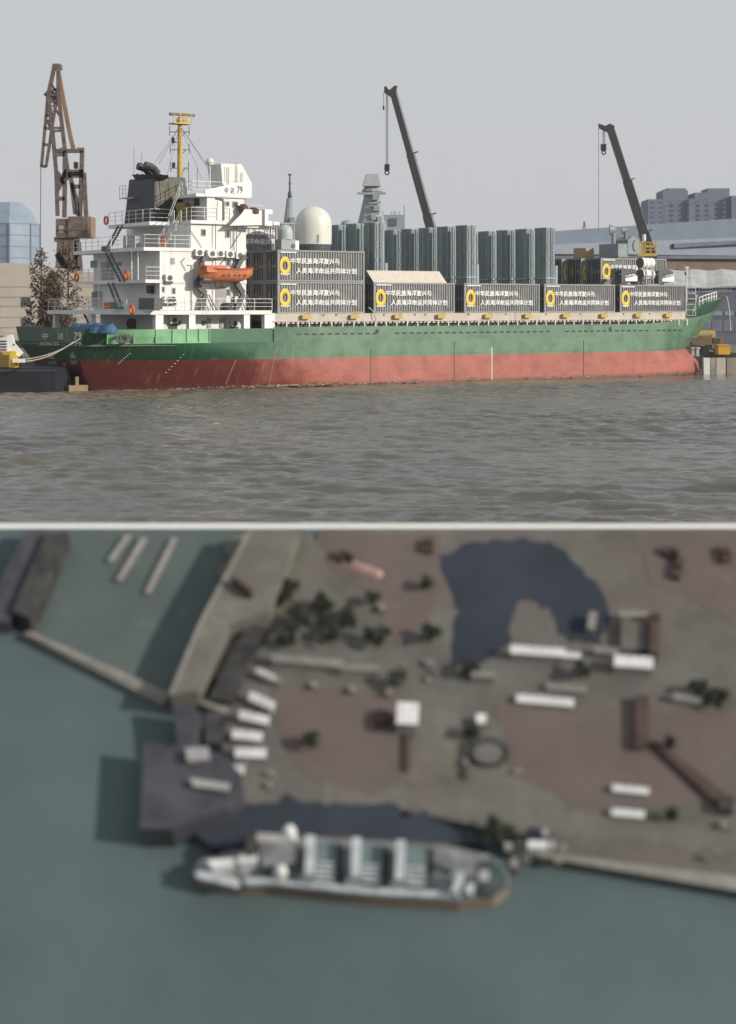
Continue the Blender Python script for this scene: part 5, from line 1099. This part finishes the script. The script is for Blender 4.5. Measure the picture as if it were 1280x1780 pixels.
def btruck(label, x, y, l, an, mat):
    t = thing('parked_truck', label, 'truck', BOARD, 'trucks on the quay'); 
    for nm, off, ll, w0, w1, mt in (('cargo_box',-.14,.68,.03,.13,mat),('cab',.36,.24,.02,.10,'wall')):
        cx_, cy_ = x+off*l*math.cos(R(an)), y+off*l*math.sin(R(an)); MB().prism([bxy(a, b, HL+w1) for a, b in rect(cx_,cy_,l*ll,13,an)], HL+w0, HL+w1).build(nm, A[mt], t)
    mb = MB()
    for k in (-.35,-.2,.36):
        for s_ in (-5,5): u, v = bxy(x+k*l, y+s_, HL+.02); mb.tube((u,v-.01,HL+.022),(u,v+.01,HL+.022),.022,n=8)
    mb.build('wheel_set', A['darkobj'], t)
btruck('white box truck parked on the quay beside the dark trees', 942, 1468, 50, 3, 'white'); btruck('dark bonneted truck parked behind the white quay truck', 935, 1446, 36, 0, 'dark'); btruck('small pale truck right at the quay trees', 884, 1463, 20, 80, 'white')
for x, y, lab in ((1258,1433,'pale bollard hut at the quay road end'),(483,1183,'first pale lamp base along the brown yard top'),(546,1191,'second pale lamp base along the brown yard top'),(612,1198,'third pale lamp base along the brown yard top'),(676,1204,'last pale lamp base near the square white hut'),(664,1056,'pale lamp base beside the little dark bush')):
    bthing('yard_lamp', lab, 'lamp base', [('plinth',rect(x,y,12,11),HL,HL+.05,'pale'),('cap',rect(x,y,7,7),HL+.05,HL+.08,'pale')], 'pale lamp bases')
cr0 = None; rc = random.Random(11)
for (x0_, x1_, y0_, y1_, n_) in ((800,900,1265,1345,7),(405,470,1330,1375,6),(900,1260,1470,1500,8),(700,780,1150,1190,5),(1150,1270,1190,1215,5),(470,640,1110,1130,5),(250,400,1310,1400,0)):
    for k in range(n_):
        x, y = rc.uniform(x0_,x1_), rc.uniform(y0_,y1_)
        if cr0 is None:
            cr0 = MB().box(-.035,.035,-.022,.022,0,.04).box(-.02,.02,-.012,.012,.04,.05).build('yard_crate', A['pale']); tag(cr0, 'small pale crate standing about in the yards beside the moored freighter', 'crate', 'pale crates about the yards'); o = cr0
        else: o = cr0.copy(); sc.collection.objects.link(o)
        o.matrix_basis = brd(x, y, HL, rc.uniform(-.3,.3)) @ Matrix.Diagonal((rc.uniform(.7,1.6), rc.uniform(.7,1.5), rc.uniform(.8,1.6), 1))
# the ship seen from above
sp = thing('moored_freighter', 'small grey freighter seen from above moored below the quay with three pale cargo rows', 'cargo ship', BOARD)
def bpart(nm, pts, w0, w1, mt, par=sp): return MB().prism([bxy(x, y, w1) for x, y in pts], w0, w1).build(nm, A[mt] if isinstance(mt, str) else mt, par)
A['hullside'] = bm('freighter hull tan', (.23,.185,.15), .15, 3); A['fdeck'] = bm('freighter deck', (.17,.18,.185), .3, 5); A['teal'] = bm('canister teal', (.12,.155,.165), .2, 6); A['fpale'] = bm('freighter pale', (.38,.42,.44), .22, 7); A['fgreen'] = bm('freighter bow green', (.05,.075,.07), .3, 5)
deck_o = [(338,1508),(350,1494),(430,1474),(520,1454),(780,1470),(850,1486),(884,1512),(886,1538),(860,1558),(800,1566),(640,1556),(470,1537),(415,1538),(345,1524)]
bpart('hull', deck_o, -.05, .20, 'hullside'); bpart('deck', [(x, y) for x, y in deck_o], .2, .205, 'fdeck')
bpart('bow_deck', [(850,1490),(880,1513),(882,1537),(858,1554),(836,1556),(842,1500)], .205, .26, 'fgreen')
bpart('gangway', [(425,1527),(470,1526),(640,1543),(800,1552),(800,1561),(640,1553),(470,1535),(428,1537)], .205, .25, 'fpale')
bpart('stern_rail', [(338,1518),(350,1514),(410,1526),(418,1536),(408,1541),(345,1526)], .205, .25, 'fpale')
bpart('deck_roof', [(360,1496),(425,1490),(428,1500),(370,1508)], .205, .34, 'white'); bpart('deck_roof', [(415,1488),(447,1484),(447,1496),(416,1500)], .205, .38, 'white')
bpart('funnel_block', [(428,1448),(446,1446),(444,1482),(430,1484)], .205, .44, 'darkobj'); bpart('bridge', [(447,1450),(498,1448),(520,1470),(515,1500),(455,1505)], .205, .34, 'fdeck'); bpart('bridge_roof', [(444,1448),(490,1450),(505,1458),(490,1466),(446,1462)], .34, .37, 'wall')
for cx_, cy_, r_, h_, nm in ((503,1442,15,.46,'radome'),(488,1512,14,.40,'radome')):
    u, v = bxy(cx_, cy_, h_-.05); MB().lathe([(.07,.2),(.07,h_-.1),(.06,h_-.05),(.035,h_-.015),(.002,h_)], (u, v, 0), 16).build(nm, A['white'], sp, True)
for i, x in enumerate((540, 620, 697)):
    dy = i*4
    bpart('cargo_hatch', [(x+8,1462+dy),(x+44,1466+dy),(x+44,1534+dy),(x+4,1532+dy)], .205, .26, 'teal')
    bpart('canister_row', [(x-8,1452+dy),(x+8,1452+dy),(x+6,1520+dy),(x-10,1520+dy)], .205, .42, 'fpale')
    mb = MB()
    for k in range(4):
        q = [bxy(a, b, .3) for a, b in ((x+10,1498+dy+k*9),(x+40,1500+dy+k*9),(x+40,1504+dy+k*9),(x+10,1502+dy+k*9))]; mb.prism(q, .26, .3)
    mb.build('cargo_rib', A['fpale'], sp)
    bpart('hold_gap', [(x+46,1466+dy),(x+58,1467+dy),(x+58,1540+dy),(x+46,1538+dy)], .205, .212, 'darkobj')
    bpart('rail_foot', [(x-16,1520+dy),(x+4,1521+dy),(x+2,1534+dy),(x-20,1532+dy)], .205, .30, 'fpale')
for pts, h_, mt in (([(797,1514),(808,1516),(796,1552),(784,1550)],.34,'fpale'),([(812,1535),(826,1536),(820,1554),(808,1552)],.30,'fpale'),([(835,1512),(852,1514),(848,1532),(832,1530)],.34,'wall'),([(770,1490),(790,1494),(786,1512),(768,1508)],.3,'teal')): bpart('deck_gear', pts, .205, h_, mt)
bthing('dolphin', 'small grey mooring dolphin in the water off the quay tip', 'dolphin', [('pile',rect(895,1500,10,16),-.1,.14,'land'),('cap',rect(895,1499,13,18),.14,.16,'pale')])
